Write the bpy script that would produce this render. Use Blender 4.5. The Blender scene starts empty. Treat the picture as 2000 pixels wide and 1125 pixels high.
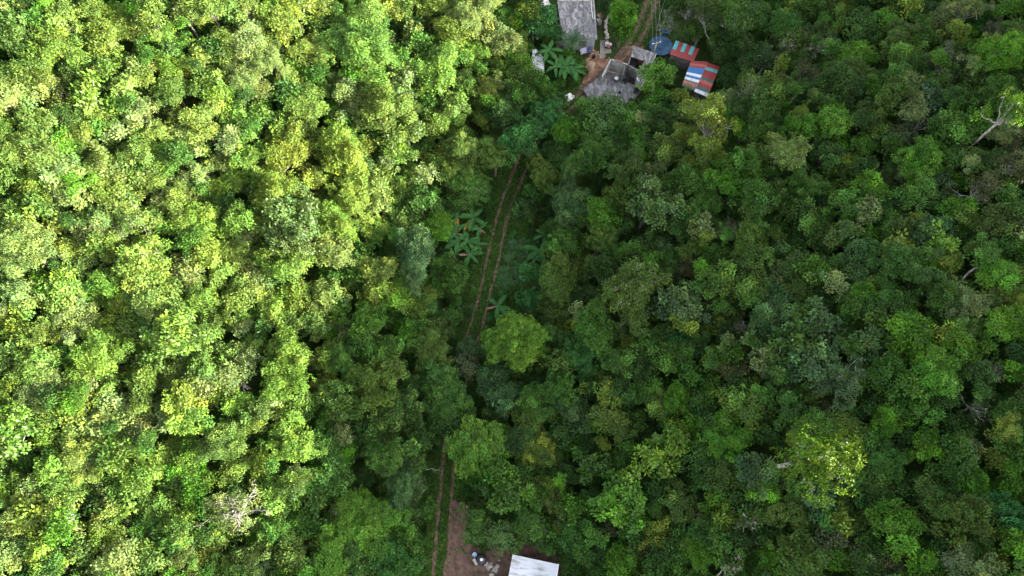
import bpy, bmesh, math, random
import numpy as np
from mathutils import Vector, Matrix

# ------------------------------------------------------------------ camera, sky, sun, exposure
C = bpy.context.scene
COL = C.collection
PITCH, CAM_H, FPX = 19.0, 95.0, 1351.0          # tilt off nadir (deg), height above the valley floor, focal length in photo pixels
SUN_EL, SUN_AZ = 17.0, -16.0                    # elevation; direction TO the sun measured from +x (deg)

cam = bpy.data.cameras.new('camera')
cam_o = bpy.data.objects.new('camera', cam)
COL.objects.link(cam_o)
cam.sensor_width = 36.0
cam.lens = 36.0 * FPX / 2000.0
cam.clip_start, cam.clip_end = 1.0, 4000.0
cam_o.location = (0, 0, CAM_H)
cam_o.rotation_euler = (math.radians(PITCH), 0, 0)
C.camera = cam_o

_e, _a = math.radians(SUN_EL), math.radians(SUN_AZ)
SUN_DIR = Vector((math.cos(_e) * math.cos(_a), math.cos(_e) * math.sin(_a), math.sin(_e)))
w = bpy.data.worlds.new('World')
C.world = w
w.use_nodes = True
nt = w.node_tree
bg = nt.nodes['Background']
sky = nt.nodes.new('ShaderNodeTexSky')
sky.sky_type = 'NISHITA'
sky.sun_disc = False
sky.sun_elevation = _e
sky.sun_rotation = math.atan2(SUN_DIR.x, SUN_DIR.y)
sky.air_density, sky.dust_density, sky.ozone_density = 1.0, 2.5, 0.6
hs = nt.nodes.new('ShaderNodeHueSaturation')
hs.inputs['Saturation'].default_value = 0.35
nt.links.new(sky.outputs[0], hs.inputs['Color']); nt.links.new(hs.outputs[0], bg.inputs[0])
bg.inputs[1].default_value = 0.118
sl = bpy.data.lights.new('sun', 'SUN')
sl.energy = 4.4
sl.angle = math.radians(0.5)
sl.color = (1.0, 0.92, 0.76)
so = bpy.data.objects.new('sun', sl)
COL.objects.link(so)
so.rotation_euler = (-SUN_DIR).to_track_quat('-Z', 'Y').to_euler()
so.location = (120, -40, 120)
C.view_settings.view_transform = 'Standard'
C.view_settings.look = 'None'
C.view_settings.gamma = 1.0
C.view_settings.use_curve_mapping = False
C.view_settings.exposure = 2.95
C.render.engine = 'CYCLES'
C.cycles.use_denoising = True
C.cycles.max_bounces = 4
C.cycles.diffuse_bounces = 2
C.cycles.transmission_bounces = 3
C.cycles.caustics_reflective = C.cycles.caustics_refractive = False

# ------------------------------------------------------------------ helpers
rng = np.random.default_rng(7)
random.seed(7)
_p = math.radians(PITCH)

def rayd(px, py):
    x = (np.asarray(px, float) - 1000.0) / FPX
    y = (562.5 - np.asarray(py, float)) / FPX
    return np.stack([x, y * math.cos(_p) + math.sin(_p) + 0 * x, y * math.sin(_p) - math.cos(_p) + 0 * x], -1)

def P(px, py, z=0.0):
    """World point seen at photo pixel (px, py) on the level plane of height z."""
    d = rayd(px, py)
    return Vector((0, 0, CAM_H)) + Vector(d) * ((z - CAM_H) / d[2])

TRACK = [(857, 1170), (857, 1125), (862, 1075), (868, 1010), (873, 950), (877, 890), (888, 820), (902, 730), (915, 680), (928, 645), (939, 612), (949, 562), (964, 500),
         (976, 450), (987, 400), (1003, 362), (1018, 330), (1030, 300), (1040, 278), (1070, 240), (1120, 200), (1172, 160), (1205, 130), (1224, 108),
         (1241, 80), (1256, 50), (1272, 5), (1284, -40), (1300, -110)]
TW = [P(*q) for q in TRACK]
_ty = np.array([q.y for q in TW]); _tx = np.array([q.x for q in TW])
def smooth(a, n):
    k = np.ones(2 * n + 1) / (2 * n + 1)
    return np.convolve(np.pad(a, n, mode='edge'), k, 'valid')
_yy = np.linspace(-400, 500, 1801)
_track_x = smooth(np.interp(_yy, _ty, _tx), 3)
_axis_x = smooth(np.interp(_yy, _ty, _tx), 24)
def track_x(y): return np.interp(y, _yy, _track_x)
def axis_x(y): return np.interp(y, _yy, _axis_x)
YK = [-10, 0, 20, 40, 60, 75, 95, 120]
def wl(y): return np.interp(y, YK, [5, 5, 6, 9, 9, 20, 24, 24])
def wr(y): return np.interp(y, [-10, 0, 20, 40, 54, 63, 95, 120], [16, 16, 6, 5, 6, 21, 21, 18])
def sp(x, k=3.0): return np.logaddexp(0, x / k) * k
def slope_l(y): return np.interp(y, [-10, 5, 45, 80], [.29, .31, .44, .46])
def bumps(x, y):
    return 0.7 * np.sin(x * .21 + 1.3) * np.sin(y * .17 + .4) + 0.5 * np.sin(x * .09 - y * .13) + 0.25 * np.sin(x * .47 + y * .39)
CREST_D = 92.0
def left_z(x, y):
    d = x - axis_x(y)
    up = np.minimum(sp(-d - wl(y)), 120)
    return slope_l(y) * up + bumps(x, y) * np.clip((-d - wl(y)) / 12, 0, 1)
# the shade line on the sunlit slope fixes how high the hill on the sun side stands
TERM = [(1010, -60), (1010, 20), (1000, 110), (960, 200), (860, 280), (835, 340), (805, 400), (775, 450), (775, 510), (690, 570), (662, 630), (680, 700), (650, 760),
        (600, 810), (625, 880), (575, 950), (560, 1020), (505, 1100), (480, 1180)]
def cast(px, py, h, gf):
    d = rayd(px, py)
    lo, hi = 5.0, 400.0
    ts = np.linspace(lo, hi, 800)
    pts = np.array([0, 0, CAM_H]) + d[None, :] * ts[:, None]
    below = pts[:, 2] <= gf(pts[:, 0], pts[:, 1]) + h
    i = int(np.argmax(below)) if below.any() else len(ts) - 1
    lo, hi = ts[max(i - 1, 0)], ts[i]
    for _ in range(24):
        m = .5 * (lo + hi)
        q = np.array([0, 0, CAM_H]) + d * m
        if q[2] <= gf(q[0], q[1]) + h: hi = m
        else: lo = m
    return Vector(np.array([0, 0, CAM_H]) + d * hi)
_hy, _hz = [], []
for q in TERM:
    t = cast(q[0], q[1], 6.0, left_z)
    ax = math.cos(_a), math.sin(_a)
    s = 0.0
    while t.x + s * ax[0] - float(axis_x(t.y + s * ax[1])) < CREST_D: s += 0.5
    _hy.append(t.y + s * ax[1]); _hz.append(t.z + s * math.tan(_e) - 6.0)
_o = np.argsort(_hy); _hy = np.array(_hy)[_o]; _hz = np.array(_hz)[_o]
_cr = smooth(np.interp(_yy, _hy, _hz), 5)
def crest_z(y): return np.interp(y, _yy, _cr)
def ground(x, y):
    x = np.asarray(x, float); y = np.asarray(y, float)
    d = x - axis_x(y)
    wrr = wr(y)
    f = np.clip((d - wrr) / (CREST_D - wrr), 0, None)
    k = 0.05
    fe = np.logaddexp(0, (f - .03) / k) * k - np.logaddexp(0, -.03 / k) * k
    fe = np.where(f > 1, 1 - (f - 1) * .25, np.minimum(fe, 1.0))
    fe = np.maximum(fe, .15 * (f > 1))
    right = crest_z(y) * np.where(d > wrr, fe, 0) + bumps(x, y) * np.clip((d - wrr) / 12, 0, 1)
    return np.where(d < 0, left_z(x, y), right) - slope_l(y) * sp(-wl(y)) * (d < 0)
def G(x, y): return float(ground(x, y))
def onto(px, py, h=0.0): return cast(px, py, h, ground)

def tag(o, label=None, cat=None, group=None, kind=None):
    if label: o['label'] = label
    if cat: o['category'] = cat
    if group: o['group'] = group
    if kind: o['kind'] = kind
    return o
def link(o, parent=None):
    COL.objects.link(o)
    if parent is not None: o.parent = parent
    return o
def empty(name, loc, rz=0.0):
    o = bpy.data.objects.new(name, None)
    o.empty_display_size = .5
    o.location = loc; o.rotation_euler = (0, 0, rz)
    return link(o)
def mesh_np(name, v, f, mats, tint=None, smooth_shade=False):
    v = np.asarray(v, np.float32); f = np.asarray(f, np.int32)
    me = bpy.data.meshes.new(name)
    n, k = f.shape
    me.vertices.add(len(v)); me.vertices.foreach_set('co', v.ravel())
    me.loops.add(n * k); me.loops.foreach_set('vertex_index', f.ravel())
    me.polygons.add(n); me.polygons.foreach_set('loop_start', np.arange(0, n * k, k, dtype=np.int32))
    if tint is not None:
        at = me.attributes.new('tint', 'FLOAT_COLOR', 'POINT')
        at.data.foreach_set('color', np.concatenate([tint, np.ones((len(tint), 1))], 1).astype(np.float32).ravel())
    me.materials.append(mats)
    me.update(calc_edges=True)
    if smooth_shade: me.polygons.foreach_set('use_smooth', np.ones(n, bool))
    return me
class MB:
    """Collects shapes in a bmesh and links them as one mesh object."""
    def __init__(s): s.b = bmesh.new()
    def prism(s, pts, z0, z1):
        """Vertical prism over world points; z0, z1 numbers or lists."""
        n = len(pts)
        z0 = z0 if isinstance(z0, (list, tuple)) else [z0] * n
        z1 = z1 if isinstance(z1, (list, tuple)) else [z1] * n
        a = sum(pts[i][0] * pts[(i + 1) % n][1] - pts[(i + 1) % n][0] * pts[i][1] for i in range(n))
        if a < 0: pts, z0, z1 = pts[::-1], z0[::-1], z1[::-1]
        lo = [s.b.verts.new((p[0], p[1], z)) for p, z in zip(pts, z0)]
        hi = [s.b.verts.new((p[0], p[1], z)) for p, z in zip(pts, z1)]
        s.b.faces.new(hi); s.b.faces.new(lo[::-1])
        for i in range(n):
            j = (i + 1) % n
            s.b.faces.new((lo[i], lo[j], hi[j], hi[i]))
        return s
    def wall(s, a, b, z0, z1, t=.15):
        a = Vector(a[:2]); b = Vector(b[:2]); d = (b - a).normalized(); nrm = Vector((-d.y, d.x)) * t / 2
        return s.prism([tuple(a - nrm), tuple(b - nrm), tuple(b + nrm), tuple(a + nrm)], z0, z1)
    def box(s, c, size, rz=0.0):
        m = Matrix.Translation(c) @ Matrix.Rotation(rz, 4, 'Z') @ Matrix.Diagonal((*size, 1))
        bmesh.ops.create_cube(s.b, size=1, matrix=m)
        return s
    def tube(s, pts, rad, n=8, cap=True):
        rad = rad if isinstance(rad, (list, tuple)) else [rad] * len(pts)
        pts = [Vector(p) for p in pts]; rings = []
        for i, p in enumerate(pts):
            d = (pts[min(i + 1, len(pts) - 1)] - pts[max(i - 1, 0)]).normalized()
            u = d.orthogonal().normalized(); v = d.cross(u)
            if rings and u.dot(lastu) < 0: pass
            u = (lastu - d * lastu.dot(d)).normalized() if rings else u
            v = d.cross(u); lastu = u
            rings.append([s.b.verts.new(p + (u * math.cos(2 * math.pi * k / n) + v * math.sin(2 * math.pi * k / n)) * rad[i]) for k in range(n)])
        for a, b in zip(rings, rings[1:]):
            for k in range(n): s.b.faces.new((a[k], a[(k + 1) % n], b[(k + 1) % n], b[k]))
        if cap:
            s.b.faces.new(rings[0][::-1]); s.b.faces.new(rings[-1])
        return s
    def lathe(s, prof, n=24, c=(0, 0, 0)):
        c = Vector(c)
        rings = [[s.b.verts.new(c + Vector((r * math.cos(2 * math.pi * k / n), r * math.sin(2 * math.pi * k / n), z))) for k in range(n)] for r, z in prof]
        for a, b in zip(rings, rings[1:]):
            for k in range(n): s.b.faces.new((a[k], a[(k + 1) % n], b[(k + 1) % n], b[k]))
        s.b.faces.new(rings[0][::-1]); s.b.faces.new(rings[-1])
        return s
    def blob(s, c, r, seed=0, sub=2, rough=.25):
        rr = random.Random(seed)
        g = bmesh.ops.create_icosphere(s.b, subdivisions=sub, radius=1, matrix=Matrix.Identity(4))
        ph = [rr.uniform(0, 6) for _ in range(6)]
        for v in g['verts']:
            q = v.co.copy()
            k = 1 + rough * (math.sin(q.x * 3 + ph[0]) * math.sin(q.y * 2.7 + ph[1]) + .6 * math.sin(q.z * 4 + ph[2] + q.x * 2))
            v.co = Vector(c) + Vector((q.x * r[0], q.y * r[1], q.z * r[2])) * k
        return s
    def sheet(s, pts, flip=False):
        s.b.faces.new([s.b.verts.new(p) for p in (pts[::-1] if flip else pts)])
        return s
    def build(s, name, mat, parent=None, smooth_shade=False, bevel=0):
        if bevel:
            bmesh.ops.bevel(s.b, geom=list(s.b.edges), offset=bevel, segments=1, affect='EDGES', clamp_overlap=True)
        me = bpy.data.meshes.new(name)
        s.b.normal_update(); s.b.to_mesh(me); s.b.free()
        me.materials.append(mat)
        if smooth_shade: me.polygons.foreach_set('use_smooth', np.ones(len(me.polygons), bool))
        o = bpy.data.objects.new(name, me)
        link(o)
        if parent is not None:
            o.parent = parent
            o.matrix_parent_inverse = Matrix.Translation(parent.location).inverted()
        return o

# ------------------------------------------------------------------ materials
def newmat(name):
    m = bpy.data.materials.new(name); m.use_nodes = True
    return m, m.node_tree, m.node_tree.nodes['Principled BSDF']
def ramp(t, fac, stops):
    r = t.nodes.new('ShaderNodeValToRGB')
    r.color_ramp.elements[0].position, r.color_ramp.elements[0].color = stops[0][0], (*stops[0][1], 1)
    r.color_ramp.elements[1].position, r.color_ramp.elements[1].color = stops[-1][0], (*stops[-1][1], 1)
    for p, c in stops[1:-1]:
        e = r.color_ramp.elements.new(p); e.color = (*c, 1)
    t.links.new(fac, r.inputs[0])
    return r.outputs[0]
def noise(t, scale, detail=5, rough=.6, vec=None):
    n = t.nodes.new('ShaderNodeTexNoise')
    n.inputs['Scale'].default_value = scale; n.inputs['Detail'].default_value = detail; n.inputs['Roughness'].default_value = rough
    if vec is None:
        g = t.nodes.new('ShaderNodeNewGeometry'); vec = g.outputs['Position']
    t.links.new(vec, n.inputs['Vector'])
    return n.outputs['Fac']
def bump(t, b, h, strength, dist=.05):
    n = t.nodes.new('ShaderNodeBump'); n.inputs['Strength'].default_value = strength; n.inputs['Distance'].default_value = dist
    t.links.new(h, n.inputs['Height']); t.links.new(n.outputs[0], b.inputs['Normal'])
def mat_noise(name, c0, c1, scale, rough=.85, c2=None, b=.4, lo=.35, hi=.65, metal=0.0):
    m, t, p = newmat(name)
    f = noise(t, scale)
    st = [(lo, c0), (hi, c1)] if c2 is None else [(lo, c0), ((lo + hi) / 2, c1), (hi, c2)]
    t.links.new(ramp(t, f, st), p.inputs['Base Color'])
    p.inputs['Roughness'].default_value = rough; p.inputs['Metallic'].default_value = metal
    bump(t, p, noise(t, scale * 6, 3), b)
    return m
def mat_leaf(name, transl=.18, rough=.55, spec=.2):
    m, t, p = newmat(name)
    at = t.nodes.new('ShaderNodeAttribute'); at.attribute_name = 'tint'
    oi = t.nodes.new('ShaderNodeObjectInfo')
    mul = t.nodes.new('ShaderNodeMix'); mul.data_type = 'RGBA'; mul.blend_type = 'MULTIPLY'; mul.inputs[0].default_value = 1
    t.links.new(at.outputs['Color'], mul.inputs[6]); t.links.new(oi.outputs['Color'], mul.inputs[7])
    t.links.new(mul.outputs[2], p.inputs['Base Color'])
    p.inputs['Roughness'].default_value = rough
    p.inputs['Specular IOR Level'].default_value = spec
    tr = t.nodes.new('ShaderNodeBsdfTranslucent')
    m2 = t.nodes.new('ShaderNodeMix'); m2.data_type = 'RGBA'; m2.blend_type = 'MULTIPLY'; m2.inputs[0].default_value = 1
    m2.inputs[7].default_value = (1.5, 1.35, .5, 1)
    t.links.new(mul.outputs[2], m2.inputs[6]); t.links.new(m2.outputs[2], tr.inputs['Color'])
    mx = t.nodes.new('ShaderNodeMixShader'); mx.inputs[0].default_value = transl
    t.links.new(p.outputs[0], mx.inputs[1]); t.links.new(tr.outputs[0], mx.inputs[2])
    t.links.new(mx.outputs[0], t.nodes['Material Output'].inputs['Surface'])
    return m
M = {}
M['leaf'] = mat_leaf('foliage')
M['glossleaf'] = mat_leaf('broad_leaf', .2, .45, .32)
M['bark'] = mat_noise('pale_bark', (.16, .14, .12), (.42, .40, .36), 3.0, .9)
M['darkbark'] = mat_noise('brown_bark', (.07, .055, .04), (.20, .17, .13), 3.0, .9)
# ------------------------------------------------------------------ the land
def axis_pts(lo, hi, step, far):
    core = list(np.arange(lo, hi + .01, step))
    a, b, k = [], [], step
    x = lo
    while x > -far:
        k *= 1.35; x -= k; a.append(x)
    x, k = hi, step
    while x < far:
        k *= 1.35; x += k; b.append(x)
    return np.array(a[::-1] + core + b)
gx, gy = axis_pts(-110, 120, 1.0, 900), axis_pts(-40, 150, 1.0, 900)
X, Y = np.meshgrid(gx, gy)
Z = ground(X, Y)
nx, ny = len(gx), len(gy)
idx = np.arange(nx * ny).reshape(ny, nx)
quads = np.stack([idx[:-1, :-1], idx[:-1, 1:], idx[1:, 1:], idx[1:, :-1]], -1).reshape(-1, 4)
m, t, p = newmat('forest_floor')
f1 = noise(t, .35, 6); f2 = noise(t, 3.0, 4)
c1 = ramp(t, f1, [(.35, (.040, .040, .018)), (.5, (.034, .064, .014)), (.65, (.050, .066, .020))])
c2 = ramp(t, f2, [(.3, (.5, .5, .5)), (.7, (1.3, 1.3, 1.3))])
mx = t.nodes.new('ShaderNodeMix'); mx.data_type = 'RGBA'; mx.blend_type = 'MULTIPLY'; mx.inputs[0].default_value = 1
t.links.new(c1, mx.inputs[6]); t.links.new(c2, mx.inputs[7]); t.links.new(mx.outputs[2], p.inputs['Base Color'])
p.inputs['Roughness'].default_value = .95; p.inputs['Specular IOR Level'].default_value = .1
bump(t, p, f2, .6, .1)
M['floor'] = m
go = link(bpy.data.objects.new('ground', mesh_np('ground', np.stack([X, Y, Z], -1).reshape(-1, 3), quads, m, smooth_shade=True)))
tag(go, kind='structure')

M['rut'] = mat_noise('red_earth', (.052, .038, .022), (.11, .070, .044), 2.2, .95, (.18, .115, .078))
M['yard'] = mat_noise('yard_earth', (.055, .033, .025), (.105, .060, .044), 1.3, .95, (.15, .095, .07))
M['redyard'] = mat_noise('red_yard_earth', (.11, .055, .032), (.24, .12, .07), 1.1, .95, (.30, .19, .13))
# two wheel ruts as one sheet just above the grass
v, f = [], []
ys = np.arange(TW[0].y, TW[-1].y, .35)
for side in (-.80, .80):
    base = len(v)
    for i, y in enumerate(ys):
        x = float(track_x(y)); dx = (float(track_x(y + .5)) - float(track_x(y - .5)))
        n = Vector((1, -dx)).normalized()
        wobble = .10 * math.sin(y * .5 + side * 3) + .05 * math.sin(y * 1.7)
        hw = max(.05, .19 + .06 * math.sin(y * .9 + side) + .05 * math.sin(y * 2.7 + side * 2) + random.uniform(-.07, .07) + (.42 if y > 62 else 0) + (.05 if y < 12 else 0))
        for o in (side + wobble - hw, side + wobble + hw):
            q = (x + n.x * o, y + n.y * o)
            v.append((q[0], q[1], G(*q) + .03))
    for i in range(len(ys) - 1):
        a = base + 2 * i
        f.append((a, a + 1, a + 3, a + 2))
tr = link(bpy.data.objects.new('dirt_track', mesh_np('dirt_track', v, f, M['rut'])))
tag(tr, kind='structure')

def inside(x, y, poly):
    r = np.zeros(x.shape, bool); n = len(poly)
    for i in range(n):
        (x1, y1), (x2, y2) = poly[i], poly[(i + 1) % n]
        r ^= ((y1 > y) != (y2 > y)) & (x < (x2 - x1) * (y - y1) / (y2 - y1 + 1e-12) + x1)
    return r
def patch(name, px, mat, lift=.02, jag=.35, seed=0):
    """A ragged sheet of bare earth lying on the ground over photo pixels."""
    rg = np.random.default_rng(seed)
    pts = np.array([[*onto(*q)][:2] for q in px]); st = .22
    xs = np.arange(pts[:, 0].min() - 1, pts[:, 0].max() + 1, st); ys = np.arange(pts[:, 1].min() - 1, pts[:, 1].max() + 1, st)
    X, Y = np.meshgrid(xs, ys)
    wob = lambda a, b: jag * (np.sin(a * 1.9 + seed) * np.sin(b * 1.6) + .6 * np.sin(a * 4.3 - b * 3.7 + seed))
    cx, cy = (X[:-1, :-1] + X[1:, 1:]) / 2, (Y[:-1, :-1] + Y[1:, 1:]) / 2
    keep = inside(cx + wob(cx, cy) + rg.normal(0, .12, cx.shape), cy + wob(cy, cx) + rg.normal(0, .12, cx.shape), pts)
    X = X + rg.uniform(-.07, .07, X.shape); Y = Y + rg.uniform(-.07, .07, Y.shape)
    idx = np.arange(X.size).reshape(X.shape)
    q = np.stack([idx[:-1, :-1], idx[:-1, 1:], idx[1:, 1:], idx[1:, :-1]], -1)[keep]
    us, inv = np.unique(q, return_inverse=True)
    v = np.stack([X, Y, ground(X, Y) + lift], -1).reshape(-1, 3)[us]
    o = link(bpy.data.objects.new(name, mesh_np(name, v, inv.reshape(-1, 4), mat))); tag(o, kind='structure')
    return o
patch('dirt_yard', [(886, 976), (914, 980), (926, 1008), (908, 1030), (912, 1062), (940, 1078), (985, 1064), (1000, 1086), (990, 1140), (866, 1140), (874, 1075), (880, 1020)], M['yard'], .022, .3, 1)
patch('house_yard', [(1025, 1062), (1060, 1058), (1090, 1080), (1096, 1110), (1090, 1140), (1010, 1110), (1000, 1080)], M['yard'], .02, .3, 2)
patch('red_dirt_yard', [(1150, 112), (1165, 96), (1180, 104), (1192, 122), (1186, 140), (1172, 150), (1140, 172), (1132, 168), (1146, 148), (1143, 130)], M['redyard'], .024, .4, 3)
patch('dirt_turning', [(1196, 136), (1212, 110), (1236, 84), (1262, 88), (1240, 112), (1222, 128)], M['redyard'], .018, .25, 4)
patch('grey_rubble_yard', [(1296, 20), (1312, 12), (1318, 45), (1316, 68), (1284, 66), (1282, 56), (1296, 48)], mat_noise('grey_rubble', (.10, .09, .08), (.22, .20, .18), 2.0, .95, (.34, .32, .30)), .02, .35, 5)
# ------------------------------------------------------------------ trees: crowns of leaf rosettes on branched trunks
def unit(a): return a / np.maximum(np.linalg.norm(a, axis=-1, keepdims=True), 1e-9)
def rosettes(cen, nrm, k, ln, wd, rg, tone, droop=.25, jit=.12, dome=0.0):
    """Leaf quads radiating round the axis nrm at each centre (over a small dome of radius dome); returns verts, quads, tint."""
    n = len(cen)
    a = unit(np.cross(nrm, rg.normal(size=(n, 3)))); b = np.cross(nrm, a)
    ang = np.arange(k)[None, :] * 2.39996 + rg.random((n, 1)) * 6.28 + rg.normal(0, .3, (n, k))
    el0 = (1 - np.sqrt((np.arange(k) + .5) / k))[None, :] * 1.35 * (dome > 0)          # inner leaves stand up, outer ones lie flat
    el = el0 + rg.normal(.22 - droop, .28, (n, k))
    h = a[:, None] * np.cos(ang)[..., None] + b[:, None] * np.sin(ang)[..., None]
    d = unit(h * np.cos(el)[..., None] + nrm[:, None] * np.sin(el)[..., None])
    up = unit(nrm[:, None] * np.cos(el)[..., None] - h * np.sin(el)[..., None] * .6)
    side = unit(np.cross(d, up + rg.normal(0, .15, (n, k, 3))))
    L = ln * rg.uniform(.65, 1.25, (n, k, 1)); W = wd * rg.uniform(.75, 1.2, (n, k, 1))
    pos = (h * np.cos(el0)[..., None] + nrm[:, None] * np.sin(el0)[..., None]) * dome
    base = cen[:, None] + pos * rg.uniform(.5, 1.1, (n, k, 1)) + rg.normal(0, ln * jit, (n, k, 3))
    mid = base + d * L * .5 + up * L * .10
    v = np.stack([base, mid - side * W * .5, base + d * L - up * L * .08, mid + side * W * .5], 2)
    t = tone[:, None, :] * rg.uniform(.86, 1.14, (n, k, 1))
    t = np.repeat(t[:, :, None], 4, 2)
    q = np.arange(n * k * 4).reshape(-1, 4)
    return v.reshape(-1, 3), q, t.reshape(-1, 3)

STYLES = {  # height ratio, lobes, lobe radius, radial power, flattening, spray gap, leaf length and width, leaves a spray, share kept, branch thickness, dome of a spray, outline raggedness
    'r': dict(zr=.78, n=34, lr=.25, pw=.5, fl=.85, gap=.44, L=.25, W=.14, k=12, keep=1.0, limb=.7, dm=.19, rag=.5),
    'f': dict(zr=.58, n=27, lr=.22, pw=.55, fl=.70, gap=.40, L=.22, W=.095, k=12, keep=.92, limb=.8, dm=.18, rag=1.0),
    'm': dict(zr=.64, n=24, lr=.22, pw=.56, fl=.74, gap=.50, L=.25, W=.13, k=14, keep=.92, limb=.8, dm=.22, rag=1.2),
    'c': dict(zr=.58, n=18, lr=.24, pw=.6, fl=.72, gap=.70, L=.40, W=.21, k=12, keep=.88, limb=1.0, dm=.26, rag=1.0),
    'u': dict(zr=.32, n=15, lr=.28, pw=.6, fl=.34, gap=.42, L=.23, W=.10, k=12, keep=.9, limb=1.1, dm=.17, rag=1.0),
    'o': dict(zr=.55, n=19, lr=.22, pw=.62, fl=.70, gap=.50, L=.25, W=.13, k=12, keep=.74, limb=1.2, dm=.22, rag=1.4),
    's': dict(zr=.42, n=14, lr=.20, pw=.75, fl=.6, gap=.46, L=.27, W=.15, k=11, keep=.55, limb=1.5, dm=.20, rag=1.6),
    'x': dict(zr=.58, n=18, lr=.22, pw=.7, fl=.7, gap=.52, L=.24, W=.11, k=9, keep=.30, limb=1.4, dm=.18, rag=1.4),
}
SIZES = [(1.5, 2.7), (2.3, 4.0), (3.3, 5.8), (4.6, 7.8)]     # crown radius, height of the crown's middle
def tube_np(pts, rad, n=5):
    pts = np.asarray(pts, float); m = len(pts)
    d = unit(np.gradient(pts, axis=0))
    ref = np.array([.31, .87, .12]); u = unit(np.cross(d, ref)); w_ = np.cross(d, u)
    a = np.arange(n) * 2 * math.pi / n
    v = pts[:, None] + (u[:, None] * np.cos(a)[None, :, None] + w_[:, None] * np.sin(a)[None, :, None]) * np.asarray(rad)[:, None, None]
    i = np.arange(m - 1)[:, None] * n + np.arange(n)[None]; j = np.arange(m - 1)[:, None] * n + (np.arange(n)[None] + 1) % n
    return v.reshape(-1, 3), np.stack([i, j, j + n, i + n], -1).reshape(-1, 4)
def make_proto(style, si, seed):
    s = STYLES[style]; R, hc = SIZES[si]; rg = np.random.default_rng(seed)
    n = max(5, int(s['n'] * (.6 + .16 * R)))
    zr = s['zr'] * (1.12 if R < 2 else 1.0)
    ga = np.arange(n) * 2.39996 + rg.uniform(0, 6.28)
    rad = ((np.arange(n) + .5) / n) ** s['pw'] * (1 - s['lr'] * .8) * R * rg.uniform(.6, 1.25, n)
    th = ga + rg.normal(0, .3, n)
    g_ = s['rag']
    el = 1 + g_ * (.28 * np.cos(2 * th - rg.uniform(0, 6.3)) + .20 * np.cos(3 * th - rg.uniform(0, 6.3)) + .13 * np.cos(5 * th - rg.uniform(0, 6.3)))
    rad = rad * el
    lx, ly = rad * np.cos(th), rad * np.sin(th)
    lz = zr * R * (np.sqrt(np.clip(1 - (rad / (R * 1.12)) ** 2, 0, 1)) - .45) + rg.normal(0, .25 * R, n) * (.8 if style != 'u' else .7)
    lr = np.maximum(s['lr'] * R * rg.uniform(.6, 1.5, n), .38)
    lobes = np.stack([lx, ly, lz], 1)
    cs, ns, ts = [], [], []
    ltone = np.exp(rg.normal(0, .17, (n, 1))) * (1 + rg.normal(0, .10, (n, 1)) * np.array([[1, .3, 0.]]))
    for i in range(n):
        m = max(7, int(4 * math.pi * lr[i] ** 2 * .8 / s['gap'] ** 2 * 1.7))
        d = unit(rg.normal(size=(m, 3))); d = d[d[:, 2] > -.5]
        sh = np.where(rg.random(len(d)) < .8, rg.uniform(.80, 1.14, len(d)), rg.uniform(.4, .8, len(d)))
        sh = np.where(rg.random(len(d)) < .14, sh + rg.uniform(.15, .45, len(d)), sh)      # twigs that stand out of the lobe
        kv = rg.normal(0, 2.6, (2, 3)); sh = sh * (1 + .20 * np.sin(d @ kv[0] + rg.uniform(0, 6)) + .12 * np.sin(d @ kv[1] * 1.8 + rg.uniform(0, 6)))
        p = lobes[i] + d * lr[i] * sh[:, None] * np.array([1, 1, s['fl']])
        inside = np.zeros(len(p), bool)
        for j in range(n):
            if j != i: inside |= (((p - lobes[j]) / (lr[j] * np.array([1, 1, s['fl']]))) ** 2).sum(1) < .4
        ok = (~inside | (rg.random(len(p)) < .12)) & (rg.random(len(p)) < s['keep'])
        p, d = p[ok], d[ok]
        cs.append(p); ns.append(unit(d * np.array([1, 1, 1 / s['fl']]) * .8 + np.array([0, 0, .7]) + rg.normal(0, .25, d.shape)))
        young = (rg.random((len(p), 1)) < .10)
        ts.append(ltone[i] * np.exp(rg.normal(0, .23, (len(p), 1))) * np.where(young, np.array([[1.5, 1.25, .9]]), 1.0))
    cen, nrm, tone = np.concatenate(cs), np.concatenate(ns), np.concatenate(ts)
    cen = cen + np.array([0, 0, hc])
    v, q, t = rosettes(cen, nrm, s['k'], s['L'], s['W'], rg, tone, dome=s['dm'])
    crown = mesh_np('crown', v, q, M['glossleaf' if style in 'c' else 'leaf'], t)
    # wood
    vs, fs, off = [], [], 0
    def add(pts, r, k=5):
        nonlocal off
        a, b = tube_np(pts, r, k); vs.append(a); fs.append(b + off); off += len(a)
    tr = .045 * R + .05
    lean = rg.normal(0, .18, 2) * (1.5 if style in 'oxs' else 1)
    fork = np.array([lean[0], lean[1], hc - zr * R * .75])
    add([np.array([0, 0, -.6]), np.array([lean[0] * .2, lean[1] * .6, fork[2] * .5]), fork], [tr * 1.25, tr * 1.0, tr * .85], 7)
    k_l = s['limb']
    for i in range(n):
        e = lobes[i] + np.array([0, 0, hc]); far = np.linalg.norm(e[:2] - fork[:2])
        midp = fork + (e - fork) * .5 + np.array([rg.normal(0, .1), rg.normal(0, .1), -.10 * far + (.15 if style == 'u' else 0)]) * 1.0
        b0 = fork + np.array([0, 0, rg.uniform(-.25, .25) * R * .3])
        tt = np.linspace(0, 1, 6)[:, None]
        cur = (1 - tt) ** 2 * b0 + 2 * tt * (1 - tt) * midp + tt ** 2 * e
        cur[1:-1] += rg.normal(0, .05 * R, (4, 3)) * .6
        r0 = tr * .38 * k_l * rg.uniform(.7, 1.1)
        add(cur, np.linspace(r0, r0 * .4, 6), 5)
        nt_ = {'x': 6, 's': 4, 'o': 4, 'c': 2, 'u': 3}.get(style, 1)
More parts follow.
